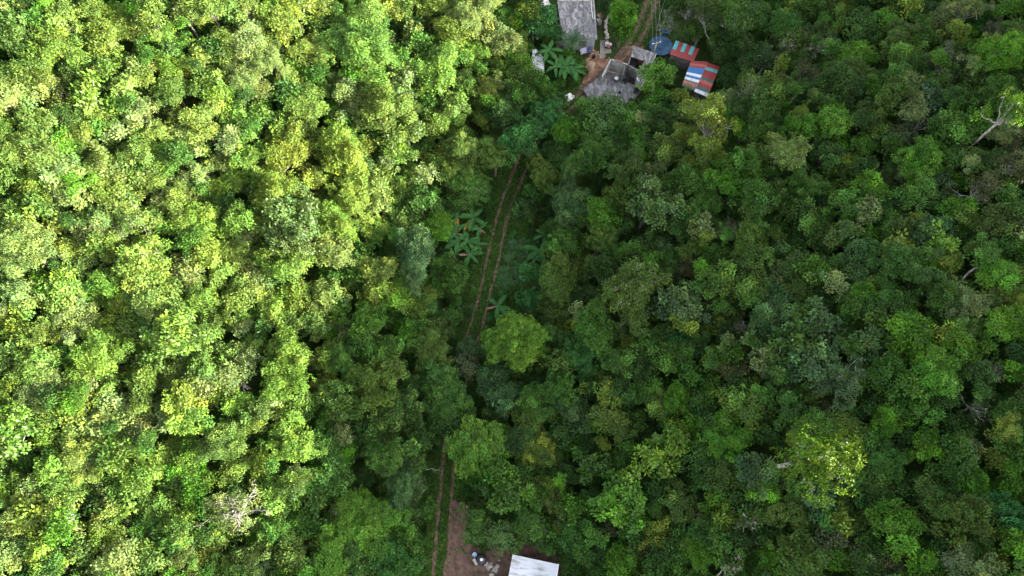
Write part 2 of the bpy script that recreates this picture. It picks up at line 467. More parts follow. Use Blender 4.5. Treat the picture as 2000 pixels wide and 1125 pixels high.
        for _ in range(nt_):
            d = unit(rg.normal(size=3) + np.array([0, 0, .8]) + unit(e - fork) * .8)
            s0 = cur[rg.integers(3, 6)]
            tip = s0 + d * lr[i] * rg.uniform(.7, 1.25) * np.array([1, 1, s['fl']])
            add([s0, (s0 + tip) / 2 + rg.normal(0, .06 * R, 3), tip], [r0 * .45, r0 * .32, r0 * .15], 4)
    wood = mesh_np('trunk', np.concatenate(vs), np.concatenate(fs), M['bark' if style in 'xocus' else 'darkbark'], smooth_shade=True)
    return crown, wood, R, hc
_protos = {}
def proto(style, si, k):
    key = (style, si, k)
    if key not in _protos: _protos[key] = make_proto(style, si, hash((ord(style), si, k)) % 100000)
    return _protos[key]

COLR = {  # leaf albedo
    'd': (.026, .066, .011), 'g': (.038, .098, .013), 'b': (.052, .142, .010), 'l': (.080, .172, .016), 'y': (.104, .158, .020),
    'o': (.051, .098, .015), 'h': (.046, .100, .030), 'p': (.112, .160, .052), 'n': (.068, .086, .034), 'e': (.028, .102, .020)}
NAMEOF = {'r': 'dome_tree', 'f': 'fine_leaved_tree', 'm': 'bushy_tree', 'c': 'big_leaved_tree', 'u': 'umbrella_tree', 'o': 'open_crowned_tree', 'x': 'sparse_tree', 's': 'emergent_tree'}
FORM = {'r': 'tight round crown', 'f': 'fine-textured crown', 'm': 'billowing crown', 'c': 'large-leaved crown', 'u': 'flat spreading crown', 'o': 'open branchy crown', 'x': 'thin crown with bare branches'}
TONE = {'d': 'dark green', 'g': 'mid-green', 'b': 'bright green', 'l': 'lime green', 'y': 'yellow-green', 'o': 'olive green', 'h': 'grey-green', 'p': 'pale green', 'n': 'brownish', 'e': 'emerald green'}
OCC = []        # x, y, radius of every crown, for the undergrowth
_seen = {}
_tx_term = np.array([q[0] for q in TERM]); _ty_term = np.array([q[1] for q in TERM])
def label_for(px, py, r, c, st):
    lit = px < np.interp(py, _ty_term, _tx_term) - 15
    size = 'small ' if r < 24 else 'large ' if r > 43 else ''
    k = (round(px / 20), round(py / 11.25))
    pos = f"{px / 20:.0f}% across and {py / 11.25:.0f}% down the photo"
    lab = f"{size}{'sunlit ' if lit else 'shaded '}{TONE[c]} tree, {FORM[st]}, {pos}"
    if lab in _seen:
        pos = f"{px / 20:.1f}% across and {py / 11.25:.1f}% down the photo"
        lab = f"{size}{'sunlit ' if lit else 'shaded '}{TONE[c]} tree, {FORM[st]}, {pos}"
    _seen[lab] = 1
    return lab
MASS = []       # small bushy trees past the largest 300: x, y, z, yaw, sx, sy, sz, crown mesh, colour
def tree(px, py, rpx, c, st, label=None, hmul=None, name=None, seed=None, mass=False):
    rr = random.Random(int(px * 31 + py * 17) if seed is None else seed)
    hmul = rr.uniform(.78, 1.45) if hmul is None else hmul
    q = onto(px, py, 4.0)
    for _ in range(2):
        depth = (Vector((0, 0, CAM_H)) - q).dot(Vector((0, -math.sin(_p), math.cos(_p))))
        R = max(.8, rpx * 1.06 / FPX * depth)
        si = int(np.argmin([abs(math.log(R / s[0])) for s in SIZES]))
        cm, wm, R0, hc = proto(st, si, rr.randrange(4 if si < 3 else 2))
        sc = R / R0
        h = hc * sc * hmul
        q = onto(px, py, h)
    z = G(q.x, q.y)
    yaw = rr.uniform(0, 6.283)
    scl = (sc * rr.uniform(.88, 1.15), sc * rr.uniform(.88, 1.15), sc * hmul)
    base = np.array(COLR[c])
    if px < np.interp(py, _ty_term, _tx_term) + 10: base = base * .5 + np.array([.098, .158, .028]) * .5      # sunlit look mixed into the leaf colour: paler and yellower left of the shade line
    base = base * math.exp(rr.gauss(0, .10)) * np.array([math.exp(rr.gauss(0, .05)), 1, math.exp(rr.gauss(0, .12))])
    OCC.append((q.x, q.y, R, z + h))
    if mass:
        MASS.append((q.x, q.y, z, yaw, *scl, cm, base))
        return
    root = empty(name or NAMEOF[st], (q.x, q.y, z), yaw)
    root.scale = scl
    tag(root, label or label_for(px, py, rpx, c, st), 'tree', {'x': 'sparse trees in the forest'}.get(st, 'forest trees'))
    link(bpy.data.objects.new('trunk', wm), root)
    cr = link(bpy.data.objects.new('crown', cm), root)
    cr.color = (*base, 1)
    return root
# ------------------------------------------------------------------ every tree: photo pixel of the crown, radius, tone, habit
FOREST = """
25 22 30 p c|32 75 38 g m|130 38 35 y m|95 12 22 b m|178 18 30 o f|225 34 32 y m|265 10 18 l m|298 42 40 y m|362 34 30 p c|412 20 42 y m|208 72 38 y r|248 60 30 y f|318 72 30 l m
443 93 27 y r|400 108 25 y r|488 85 36 p f|335 102 22 g m|332 128 32 b m|281 108 16 b m|238 122 22 l c|115 95 38 y f|82 112 28 g m|135 122 32 y f|172 134 24 y m|78 142 34 o f|110 166 32 p o
275 138 24 p m|282 160 24 y m|382 134 20 y m|420 142 30 y f|480 155 46 p f|412 172 26 g m|430 200 36 l m|340 182 40 o m|250 180 30 l m|180 186 28 l c|228 213 26 b m|122 222 34 p c|168 216 24 o m
18 190 38 p o|46 166 24 y m|278 220 30 p m|350 240 32 y c|394 248 40 y f|458 250 34 b m|75 246 34 o m|155 258 36 y f|8 252 26 l m|202 238 22 y m|306 262 28 y m|60 205 26 p m
575 32 40 y o|622 15 28 y m|686 17 17 l r|725 20 20 l r|832 16 42 y m|925 22 50 p f|708 92 66 l m|612 100 40 y m|548 55 36 y m|508 60 28 y m|808 72 26 p c|880 72 34 y m|940 60 32 p f|982 88 34 p m
925 106 34 l m|860 152 46 l m|785 162 36 h c|525 125 42 p f|558 160 28 y m|600 212 48 y m|682 197 36 n f|750 222 44 y m|805 217 28 g m|795 260 38 h c|515 235 34 g c|583 266 38 y m|666 270 30 y m
880 212 32 g f|955 180 36 y o|980 222 34 d f|888 264 28 b f|712 150 30 o m|848 246 28 g m|582 142 22 b m|770 20 30 y m|650 50 26 g m|480 20 34 y m|540 10 28 b m|650 160 30 o m|760 118 24 g m|905 160 26 g m
38 296 48 y m|82 302 38 o f|128 338 38 p m|72 362 36 y m|195 320 30 p u|224 340 28 p m|275 300 32 o m|328 302 34 l m|432 318 34 n f|488 312 32 l m|392 338 28 p o|358 361 28 n m|296 362 34 y f|206 374 32 y m
140 378 30 p m|440 368 36 l m|348 400 34 y f|258 425 44 p o|212 432 40 h f|162 436 28 p m|110 448 28 y c|35 438 30 y c|70 421 15 n f|6 410 24 p m|386 432 44 l m|333 446 26 b m|470 430 40 l m|186 460 34 p f
55 490 52 p f|135 488 30 y m|205 485 28 g m|296 493 38 l o|245 502 32 y m|406 498 36 y m|465 498 40 y n_|275 534 42 y m|372 534 40 p m|160 520 32 d m|122 552 34 l c|25 540 32 o m|212 553 30 b m|430 536 28 y m|490 548 32 p m
18 340 26 d m|250 390 26 o m|300 425 22 g m|80 400 26 g m|320 345 22 g m|20 470 22 y m|70 540 26 d m|330 560 26 g m
568 300 50 y m|670 305 48 y m|532 345 32 o m|770 296 40 l c|706 328 28 h m|678 346 34 n f|750 340 24 y m|735 383 34 p m|782 380 28 y m|806 346 28 l m|675 386 40 y m|620 402 28 y m|540 386 42 y m|580 440 58 h c
650 440 40 l m|722 448 30 y m|525 440 32 p m|630 488 48 p m|560 520 48 l m|675 518 34 p m|740 540 40 y f|812 500 46 h f|765 486 20 y m|852 442 28 b r|912 358 46 g u|900 305 40 o f|965 308 42 o f|820 394 34 g m|785 430 36 d m
862 312 15 b m|848 362 10 b r|868 520 26 g m|890 545 30 g m|836 470 18 g m|610 350 30 y m|720 290 26 y m|820 300 26 g m|870 340 26 d m|880 400 24 d m|520 300 26 y m
45 568 32 p m|130 572 38 l m|160 580 24 b m|55 602 28 l m|118 602 26 y m|158 612 36 p f|148 646 30 p o|85 657 36 y m|35 634 20 l c|190 585 22 y m|238 592 32 y m|290 582 40 p m|262 618 28 y m|390 580 30 l m|470 582 38 y m
460 615 34 b m|352 660 50 l c|298 668 30 y m|255 645 28 o m|208 645 36 o f|195 702 46 l m|130 706 18 b r|160 736 22 b m|68 715 36 o m|14 700 30 h m|345 727 36 y m|400 712 34 g m|455 695 34 o m|455 742 42 p o|288 742 42 o f
80 757 46 p f|150 764 36 p m|212 762 30 g m|370 777 38 y m|275 790 46 n o|152 802 26 y c|202 815 42 p c|18 792 36 l m|35 830 40 b c|370 816 42 l m|280 828 34 n m|465 786 34 l m|430 772 28 o m|482 820 30 g m|60 800 28 d m
335 600 26 g m|420 630 28 d m|110 620 22 b m|20 660 26 d m|240 690 26 d m|410 665 26 g m|320 800 28 g m|100 820 24 d m|430 850 26 d m|235 850 24 g m
515 572 34 y m|580 580 34 y m|635 578 34 p m|662 612 22 b m|538 618 36 g m|612 618 32 o m|620 642 28 o m|730 572 32 y m|770 578 36 l m|808 590 36 o m|718 632 42 g m|670 668 26 p o|792 646 21 b u|750 682 32 g m
575 700 44 l m|640 702 38 y m|672 702 20 h c|558 742 44 l m|632 756 28 y m|750 722 38 o m|740 757 46 o m|762 800 46 o m|668 790 36 o m|585 787 30 g m|582 820 28 l m|515 807 34 o m|845 680 38 o f|860 735 40 g o|868 785 48 g f
920 718 22 n m|918 684 26 h m|962 740 34 h m|982 770 32 h m|1005 668 55 l r|800 755 30 d m|800 815 28 d m|712 832 32 o m|640 820 28 g m|500 680 28 g m|690 740 28 g m|850 640 26 o m|880 615 22 g m|850 555 26 g m|700 670 26 g m
930 868 50 l r|640 850 26 g m|820 850 30 d m|900 810 30 g m|870 830 26 d m|970 810 28 d m
18 868 38 b c|95 858 26 b m|148 853 32 p m|158 900 48 y f|98 922 32 l m|250 872 36 y m|262 930 44 l m|320 898 36 y m|372 890 32 b m|435 868 44 d f|462 912 36 d m|40 945 34 g m|65 952 22 p m|8 968 24 l m|128 954 34 g m
175 962 26 y m|208 962 24 n f|42 1008 40 p f|52 1040 28 y m|125 1004 38 y o|105 1032 30 y m|292 990 36 g m|215 1000 32 n m|252 1022 30 n x|350 1025 36 l m|205 1042 34 o m|305 1042 32 p m|465 995 66 p x|362 1076 36 n f|415 1072 28 y m
88 1080 34 l m|22 1085 34 p m|110 1110 30 l m|235 1096 42 p m|160 1076 30 d m|300 1100 30 o m|342 1114 28 n m|445 1116 26 y m|488 1092 34 h m|400 945 28 g m|410 985 26 g m|340 950 24 d m
565 866 46 l m|620 878 24 l m|512 905 26 y m|542 958 38 l m|530 1020 36 l m|672 886 30 b m|650 922 40 g m|615 932 34 g m|612 976 36 g c|765 895 48 g u|785 946 44 h u|715 1020 64 b f|750 1082 50 e f|660 1056 50 l m|640 1116 40 l m
570 1076 34 o m|520 1086 34 h m|608 1112 24 p x|585 1016 34 g m|785 1002 36 d m|798 1050 32 g m|795 1098 34 g m|828 995 20 g m|930 935 24 g m|970 930 38 b c|985 966 40 g c|935 1028 36 g o|965 1046 36 h o|700 940 26 d m|720 850 30 d m
1382 240 46 y o|1340 232 28 o m|1378 305 36 y o|1335 270 30 y f|1200 240 44 g c|1207 214 18 b m|1150 218 30 g m|1104 262 25 b r|1145 272 28 g m|1162 292 36 g m|1070 222 36 e m|1030 255 32 e m|1006 288 34 e m|1228 254 34 g m
1125 326 38 g o|1062 342 36 o m|1112 400 46 h f|1230 345 42 o m|1268 402 50 h c|1205 388 32 o m|1300 300 34 o m|1335 360 34 g m|1415 360 40 b m|1372 338 28 o m|1458 326 36 g m|1475 268 34 g m|1475 225 42 d m|1462 178 42 o x
1415 196 18 b m|1475 392 38 g m|1455 412 24 b m|1284 150 38 b c|1280 196 26 b c|1048 376 22 g m|1024 415 24 d m|1090 300 26 d m|1180 340 26 d m|1260 290 26 d m|1260 228 22 g m|1310 205 20 d m|1240 300 20 e m|1300 250 24 g m
1380 30 42 o o|1440 42 46 g o|1425 80 40 d m|1345 28 26 n x|1350 62 24 o m|1525 15 30 g m|1582 20 28 g m|1525 60 36 g m|1602 68 24 o f|1600 98 30 n x|1532 95 40 o x|1640 22 26 o m|1690 55 34 g m|1740 32 22 o r|1665 118 40 b u
1810 30 28 d m|1880 22 40 p o|1838 48 32 p m|1975 15 34 b m|1945 62 22 n f|1910 66 16 b m|1758 86 40 o m|1805 86 30 g m|1762 120 34 g m|1845 125 42 n o|1962 105 44 b u|1958 155 36 g u|1570 160 32 n u|1515 180 34 o m|1630 165 34 d m
1680 168 22 h u|1750 190 36 o m|1812 200 36 h c|1795 240 24 n x|1875 200 36 g m|1945 190 36 g m|1618 242 34 b r|1552 258 34 b m|1690 226 34 o m|1708 258 32 o m|1755 272 26 n f|1860 256 40 g m|1905 240 26 b m|1975 272 30 n o|1490 120 36 d o
1480 15 30 d m|1560 125 26 d m|1700 90 24 d m|1720 160 26 g m|1600 205 26 d m|1910 125 26 g m|1900 160 24 o m|1640 205 24 d m|1770 20 26 g m|1900 100 22 g m|1780 230 24 d m|1960 235 30 g m
1175 425 36 b m|1178 470 38 o f|1105 480 32 g m|1040 532 24 e m|1090 550 44 o m|1128 530 30 o m|1085 615 34 o m|1122 602 28 o m|1035 586 26 e m|1250 492 32 d m|1290 488 26 h m|1310 496 20 b m|1358 482 26 o f|1342 518 30 n f|1238 560 54 o o
1235 615 48 o o|1332 600 46 h c|1380 436 24 g m|1425 455 30 n f|1460 468 32 o m|1462 512 36 o m|1400 500 32 g m|1405 556 40 o m|1465 560 40 o m|1415 596 34 o m|1400 636 26 y m|1445 640 28 n x|1492 630 34 h m|1160 645 44 g m|1320 665 34 e m
1180 530 30 d m|1290 540 28 d m|1340 440 30 g m|1310 420 24 o m|1270 670 28 d m|1360 660 28 d m|1210 500 26 g m|1080 450 24 g m|1130 660 24 d m|1060 640 24 d m|1170 590 30 o m
1525 298 44 p u|1548 330 36 d m|1615 305 30 d m|1650 322 28 y m|1620 345 24 b u|1568 372 40 g m|1515 382 28 o m|1688 345 30 d m|1698 378 38 b m|1798 312 50 b f|1762 338 28 n f|1888 312 34 o m|1832 355 26 h m|1868 358 22 b m|1975 325 36 n o
1912 372 36 n o|1965 388 30 g m|1875 420 34 b m|1660 415 38 g m|1720 420 30 g m|1580 435 36 o m|1645 462 32 o c|1695 463 20 b r|1758 450 30 o m|1738 470 28 o m|1805 455 36 h m|1935 440 44 o f|1990 440 24 p c|1835 500 34 l c|1895 490 24 l c
1922 522 20 b m|1958 542 38 l c|1815 535 34 b m|1758 520 44 g m|1690 505 34 h m|1675 535 32 h m|1640 535 28 b m|1550 518 38 o o|1600 530 30 o m|1510 445 26 g m|1510 490 26 d m|1740 380 26 g m|1780 400 28 d m|1830 400 26 d m|1930 330 24 d m
1600 480 26 d m|1560 470 24 d m|1740 300 24 g m|1870 470 28 d m|1850 300 24 d m|1480 440 24 g m|1770 490 24 h m|1540 410 26 d m|1620 390 24 o m|1950 490 28 g m|1990 500 24 g m|1730 560 24 d m
1068 706 28 d m|1130 695 40 e m|1090 766 40 g m|1120 806 36 h f|1210 712 34 g m|1172 736 26 o m|1205 760 34 d m|1298 700 36 g m|1327 723 12 b r|1393 706 24 l m|1432 728 24 n f|1390 770 24 l c|1268 770 34 g m|1318 780 32 b m|1355 828 28 b m
1200 826 46 o o|1032 815 44 o m|1045 868 42 y f|1015 780 30 h m|1315 860 34 l c|1285 893 42 l c|1420 875 44 b m|1460 800 42 o m|1470 836 32 g m|1492 706 30 p c|1250 720 28 d m|1350 740 26 g m|1430 690 26 g m|1150 760 26 d m|1240 820 26 d m
1100 850 26 d m|1160 860 28 d m|1380 800 24 d m|1260 850 24 d m|1350 690 24 d m|1440 760 26 d m|1060 750 24 d m
1520 607 38 h m|1585 640 38 h c|1632 656 36 g c|1545 672 44 g c|1592 716 54 h c|1645 755 50 h o|1725 730 42 g m|1690 580 30 b m|1738 590 42 g f|1838 580 34 g m|1778 645 42 b u|1765 674 30 b m|1890 595 40 p f|1888 646 32 o m|1955 578 28 p o
1978 632 44 b u|1862 682 40 b m|1920 680 26 g m|1820 732 48 b m|1848 768 17 b m|1935 728 28 n x|1980 726 28 b m|1788 788 40 g m|1730 826 32 b m|1905 800 34 d x|1970 812 40 g m|1598 810 24 n f|1538 808 34 g m|1690 680 30 h m|1660 600 26 g m
1530 750 30 h m|1830 640 26 d m|1700 790 30 d m|1850 830 28 d m|1920 770 26 d m|1660 830 28 g m|1600 590 28 d m|1560 570 28 o m|1930 640 24 g m|1980 690 24 d m|1490 590 26 d m|1500 850 24 d m
1162 912 34 g c|1212 906 30 g m|1128 876 19 b m|1412 926 34 o m|1408 966 28 l f|1475 930 40 h m|1215 985 48 b c|1085 982 42 o o|1018 960 40 b c|1330 985 42 o f|1358 1010 28 n x|1278 1036 28 y f|1252 1072 22 n f|1325 1050 28 g m|1370 1075 40 b f
1465 1015 42 o x|1425 1106 42 o x|1215 1105 36 b m|1240 1090 26 g m|1175 1080 30 d m|1118 1040 36 g m|1320 1112 26 g m|1160 985 30 d m|1190 1026 24 n m|1390 1040 34 g m|1038 1020 34 g o|1070 1050 28 g m|1270 960 28 d m|1290 1080 28 d m
1110 930 30 d m|1060 920 28 d m|1145 1000 26 d m|1440 1060 28 d m|1380 900 26 d m|1240 940 26 d m|1020 1046 24 g o|1170 1115 24 g m|1270 1115 26 g m
1725 905 48 g m|1712 950 44 g m|1800 876 36 b m|1888 880 30 p o|1940 896 24 y m|1970 876 32 g m|1850 920 36 g m|1970 948 26 b m|1900 956 40 b m|1825 990 42 o f|1888 1016 46 o m|1962 996 36 e m|1980 1066 36 b m|1940 1090 28 y m
1862 1096 38 p o|1688 1096 32 p r|1792 1090 30 b m|1750 1022 44 b m|1675 1020 38 o m|1738 1106 28 n m|1545 995 46 o m|1515 935 30 h m|1600 968 40 h c|1606 1002 36 e m|1620 1048 30 n m|1562 1095 44 o m|1620 1088 30 b m|1510 1095 32 b m
1660 930 30 g m|1760 850 28 d m|1500 1040 28 d m|1830 1050 28 d m|1700 1065 26 d m|1910 1060 28 g m|1580 1040 28 d m|1780 960 26 d m|1930 1040 24 d m|1800 1040 24 d m|1880 1080 20 d m|1560 900 30 g m
1215 42 27 b r|1214 66 20 g r|1065 38 28 e c|1042 58 26 e c|1078 62 22 e m|1030 12 28 g m|1185 12 24 d m|1106 106 14 b m|1098 70 12 b m|1012 60 20 g m|1028 150 30 g m|1060 178 24 g m|1012 190 30 g m|1095 200 18 d m|1340 10 20 o m
1425 100 30 d m|1432 152 28 d m|1385 220 26 g m|1345 222 24 d m|1010 120 30 l m|1018 100 16 y m|1000 20 22 g m
"""
NAMED = {
    (1005, 668): 'large lime green domed tree beside the hidden bend of the dirt track',
    (930, 868): 'lime green domed tree at the top end of the lower dirt track',
    (1268, 402): 'pale-leaved rosette tree among olive crowns on the shaded slope',
    (1112, 400): 'dull grey-green fine-leaved dome just across the track from the banana clump',
    (1382, 240): 'mustard-yellow open tree with pale branches below the patchwork roofs',
    (1215, 42): 'tall oval bright green tree between the grey flat roof and the track',
    (1284, 150): 'bright green branchy tree between the roofless house and the patchwork roofs',
    (465, 995): 'large sunlit tree of white crooked bare branches with scattered pale leaves',
    (715, 1020): 'very large fresh green feathery tree near the lower dirt track',
    (792, 646): 'small bright umbrella tree on a thin trunk near the spiky plants',
    (708, 92): 'largest sunlit lime green crown near the top of the forest edge',
    (580, 440): 'sunlit pale blue-green large-leaved tree with a white forked branch in its middle',
    (1600, 98): 'grey leafless tree with fanned bare twigs on the upper shaded slope',
    (258, 425): 'sunlit pale tree with a white forked trunk showing through',
    (812, 500): 'dusty grey-green tree half lit at the edge of the shade',
    (912, 358): 'broad feathery flat-topped tree just above the banana clump',
    (1332, 600): 'pale blue-green tree with one yellow tuft on the shaded slope',
    (1238, 560): 'large olive tree of open branches above its twin in mid slope',
}
ROWS = [r.split() for r in FOREST.strip().replace('\n', '|').split('|') if len(r.split()) >= 5]
ROWS = [(float(a[0]), float(a[1]), float(a[2]), a[3], a[4][0].replace('n', 'm')) for a in ROWS]
_m = sorted([r[2] for r in ROWS if r[4] == 'm'], reverse=True)
_cut = _m[300]
LOW = [(715, 1020), (868, 785), (860, 735), (918, 684), (1200, 240), (1150, 218), (1284, 150), (1280, 196), (912, 358), (1425, 100), (1432, 152), (852, 442), (868, 520), (1070, 222), (1062, 342), (1065, 38), (1042, 58), (1385, 220), (1345, 222), (1106, 106), (1098, 70), (1028, 150), (1040, 532)]
for px, py, r, c, st in ROWS:
    tree(px, py, r, c, st, NAMED.get((int(px), int(py))), mass=(st == 'm' and r <= _cut), hmul=.8 if (px, py) in LOW else None)
# two trees stand so tall on the shaded side that their tops reach the sun
tree(1584, 893, 76, 'l', 's', 'tall tree on the shaded slope with pale branches and sunlit yellow-green tips', hmul=2.35)
tree(1970, 224, 42, 'l', 's', 'tall tree high on the shaded slope whose pale top alone catches the sun', hmul=2.15)
# ------------------------------------------------------------------ houses, yards and the things in them
def mat_concrete(name, c0, c1, c2, scale=1.2, streak=True):
    m, t, p = newmat(name)
    g = t.nodes.new('ShaderNodeNewGeometry')
    mp = t.nodes.new('ShaderNodeMapping'); mp.inputs['Scale'].default_value = (1.0, .45, 1.0); mp.inputs['Rotation'].default_value = (0, 0, .5)
    t.links.new(g.outputs['Position'], mp.inputs['Vector'])
    n1 = t.nodes.new('ShaderNodeTexNoise'); n1.inputs['Scale'].default_value = scale; n1.inputs['Detail'].default_value = 7; n1.inputs['Roughness'].default_value = .62
    n1.inputs['Distortion'].default_value = 1.6 if streak else .4
    t.links.new(mp.outputs[0], n1.inputs['Vector'])
    n2 = noise(t, scale * 5, 4, .7)
    mx = t.nodes.new('ShaderNodeMath'); mx.operation = 'MULTIPLY_ADD'; mx.inputs[1].default_value = .7
    m3 = t.nodes.new('ShaderNodeMath'); m3.operation = 'MULTIPLY'; m3.inputs[1].default_value = .3
    t.links.new(n2, m3.inputs[0]); t.links.new(n1.outputs['Fac'], mx.inputs[0]); t.links.new(m3.outputs[0], mx.inputs[2])
    t.links.new(ramp(t, mx.outputs[0], [(.36, c0), (.50, c1), (.62, c2)]), p.inputs['Base Color'])
    p.inputs['Roughness'].default_value = .92; p.inputs['Specular IOR Level'].default_value = .2
    bump(t, p, n2, .3, .02)
    return m
def mat_tin(name, c, rust=(.16, .07, .04), amount=.5, wave=14.0, rz=0.0, rough=.45, dirt=None):
    """Corrugated painted sheet with weathering; the ribs run along the direction rz."""
    m, t, p = newmat(name)
    g = t.nodes.new('ShaderNodeNewGeometry')
    mp = t.nodes.new('ShaderNodeMapping'); mp.vector_type = 'POINT'; mp.inputs['Rotation'].default_value = (0, 0, -rz)
    t.links.new(g.outputs['Position'], mp.inputs['Vector'])
    wv = t.nodes.new('ShaderNodeTexWave'); wv.bands_direction = 'Y'; wv.inputs['Scale'].default_value = wave / 6.283; wv.inputs['Distortion'].default_value = 0
    t.links.new(mp.outputs[0], wv.inputs['Vector'])
    st = t.nodes.new('ShaderNodeMapping'); st.inputs['Scale'].default_value = (.25, 1.2, 1); t.links.new(mp.outputs[0], st.inputs['Vector'])
    f = noise(t, 1.6, 6, .65, st.outputs[0])
    d = dirt or tuple(x * .55 for x in c)
    t.links.new(ramp(t, f, [(.30, rust), (.30 + .12 * amount, d), (.30 + .30 * amount, c), (.8, tuple(min(1, x * 1.12) for x in c))]), p.inputs['Base Color'])
    p.inputs['Roughness'].default_value = rough
    bump(t, p, wv.outputs['Color'], .6, .03)
    return m
M['slab'] = mat_concrete('weathered_concrete', (.070, .066, .068), (.16, .152, .156), (.35, .34, .35))
M['wallgrey'] = mat_concrete('block_wall', (.08, .075, .07), (.16, .15, .145), (.26, .25, .24), 2.0, False)
M['topwall'] = mat_concrete('pale_wall_top', (.20, .19, .18), (.34, .33, .31), (.48, .47, .45), 2.0, False)
M['render'] = mat_concrete('pale_render', (.22, .22, .22), (.34, .34, .34), (.42, .42, .42), 1.5, False)
M['path'] = mat_concrete('old_paving', (.13, .12, .10), (.24, .22, .19), (.36, .34, .30), 1.2, False)
M['black'] = mat_noise('dark_opening', (.008, .008, .009), (.02, .02, .02), 3, .8)
M['white'] = mat_noise('white_plastic', (.62, .62, .60), (.80, .80, .78), 4, .5)
M['timber'] = mat_noise('weathered_timber', (.20, .16, .11), (.46, .38, .27), 5, .85)
M['burnt'] = mat_noise('charred_rubbish', (.010, .009, .008), (.05, .045, .04), 4, .95)
M['rust'] = mat_noise('rusty_steel', (.16, .055, .03), (.36, .15, .08), 4, .8)
M['tyre'] = mat_noise('black_rubber', (.015, .015, .016), (.03, .03, .03), 6, .7)
M['red_brick'] = mat_noise('red_brick', (.20, .07, .05), (.36, .16, .12), 5, .9)
M['bluepl'] = mat_noise('pale_blue_plastic', (.18, .32, .44), (.34, .50, .62), 3, .4)
M['blueb'] = mat_noise('blue_plastic', (.03, .12, .32), (.06, .22, .50), 3, .4)
M['terracotta'] = mat_noise('terracotta', (.28, .13, .08), (.42, .22, .15), 4, .8)
M['metalgrey'] = mat_noise('grey_metal', (.22, .22, .22), (.36, .36, .36), 3, .5)
def xy(p): return (p.x, p.y)
def PL(pxs, z): return [xy(P(px, py, z)) for px, py in pxs]

# --- house with the big grey flat roof
HZ = 3.1
c = P(1130, 45, 0)
house = empty('concrete_house', (c.x, c.y, 0)); tag(house, 'grey concrete house with a big weathered flat roof beside the oval tree', 'house')
roofp = PL([(1088, 1), (1160, 1), (1166, 77), (1099, 76)], HZ)
def inset(pts, d):
    c = Vector((sum(p[0] for p in pts) / len(pts), sum(p[1] for p in pts) / len(pts)))
    return [tuple(Vector(p) + (c - Vector(p)).normalized() * d) for p in pts]
wl_ = inset(roofp, .45)
mb = MB()
for a, b in zip(wl_, wl_[1:] + wl_[:1]): mb.wall(a, b, -.4, HZ - .16, .16)
mb.build('wall', M['render'], house)
MB().prism(roofp, HZ - .15, HZ + .02).build('roof', M['slab'], house)
up_ = PL([(1139, 47), (1164, 46), (1165.5, 75), (1141, 75)], HZ)
MB().prism(up_, HZ + .023, HZ + .20).build('roof_step', M['slab'], house)
mb = MB()
for a, b in ((roofp[0], roofp[1]), (roofp[1], roofp[2])): mb.wall(inset(roofp, .12)[roofp.index(a)], inset(roofp, .12)[roofp.index(b)], HZ + .023, HZ + .17, .2)
mb.build('parapet', M['topwall'], house)
MB().tube([(*P(1154.5, 3, HZ).xy, HZ + .1), (*P(1155.5, 20, HZ).xy, HZ + .1), (*P(1158, 37, HZ).xy, HZ + .1), (*P(1164, 38, HZ).xy, HZ + .1)], .06).build('water_pipe', M['white'], house)
d0, d1 = Vector(wl_[3]), Vector(wl_[2])
dr = (d1 - d0).normalized(); nr = Vector((dr.y, -dr.x))
def on_wall(u0, u1, z0, z1, name, mat, off=.09, t=.05, parent=None):
    a = d0 + dr * u0 + nr * off; b = d0 + dr * u1 + nr * off
    return MB().wall(a, b, z0, z1, t).build(name, mat, parent or house)
wlen = (d1 - d0).length
win = on_wall(wlen * .50, wlen * .74, .95, 2.35, 'window', M['black'])
mb = MB()
for k in range(5):
    z = 1.02 + k * .28
    a = d0 + dr * (wlen * .505) + nr * .14; b = d0 + dr * (wlen * .735) + nr * .14
    mb.wall(a, b, z, z + .07, .04)
mb.build('louvre', M['metalgrey'], house)
on_wall(wlen * .78, wlen * .93, 0, 2.1, 'door', M['metalgrey'])
# low lean-to slab on its west side
c = P(1096, 62, 2.3)
lean = empty('concrete_annex', (c.x, c.y, 0)); tag(lean, 'low dark concrete annex under the left edge of the big flat roof', 'annex')
pp = PL([(1086, 46), (1099, 45), (1106, 80), (1088, 84)], 2.3)
MB().prism(pp, 2.15, 2.3).build('roof', M['slab'], lean)
mb = MB(); q = inset(pp, .2)
for a, b in zip(q, q[1:] + q[:1]): mb.wall(a, b, -.4, 2.147, .14)
mb.build('wall', M['wallgrey'], lean)

# --- roofless house
WZ = 2.7
c = P(1225, 145, 0)
rh = empty('unfinished_house', (c.x, c.y, 0)); tag(rh, 'roofless unfinished concrete house with open rooms and a bare grey terrace', 'house')
terr = PL([(1168, 152), (1222, 160), (1246, 168), (1252, 176), (1236, 200), (1205, 206), (1150, 192), (1138, 174)], .55)
MB().prism(terr, -.6, .55).build('terrace', M['slab'], rh)
fl = PL([(1236, 96), (1281, 112), (1252, 172), (1222, 160), (1170, 152), (1186, 124), (1222, 134)], .25)
MB().prism(fl, -.6, .25).build('floor', M['wallgrey'], rh)
sl_ = PL([(1237, 89), (1281, 104), (1251.5, 172), (1240.5, 169), (1246.5, 138), (1258.5, 119), (1232.5, 110)], WZ)
MB().prism(sl_, WZ - .16, WZ).build('roof_slab', M['slab'], rh)
def wl3(name, mat, segs, z0=-.3, z1=WZ, t=.17):
    mb = MB()
    for (a, b) in segs: mb.wall(P(*a, WZ), P(*b, WZ), z0, z1, t)
    return mb.build(name, mat, rh)
wl3('wall', M['wallgrey'], [((1237.4, 90.4), (1227, 126.6))], z1=WZ - .163)
wl3('wall', M['wallgrey'], [((1238.5, 90.5), (1280, 104.5))], z1=WZ - .163)
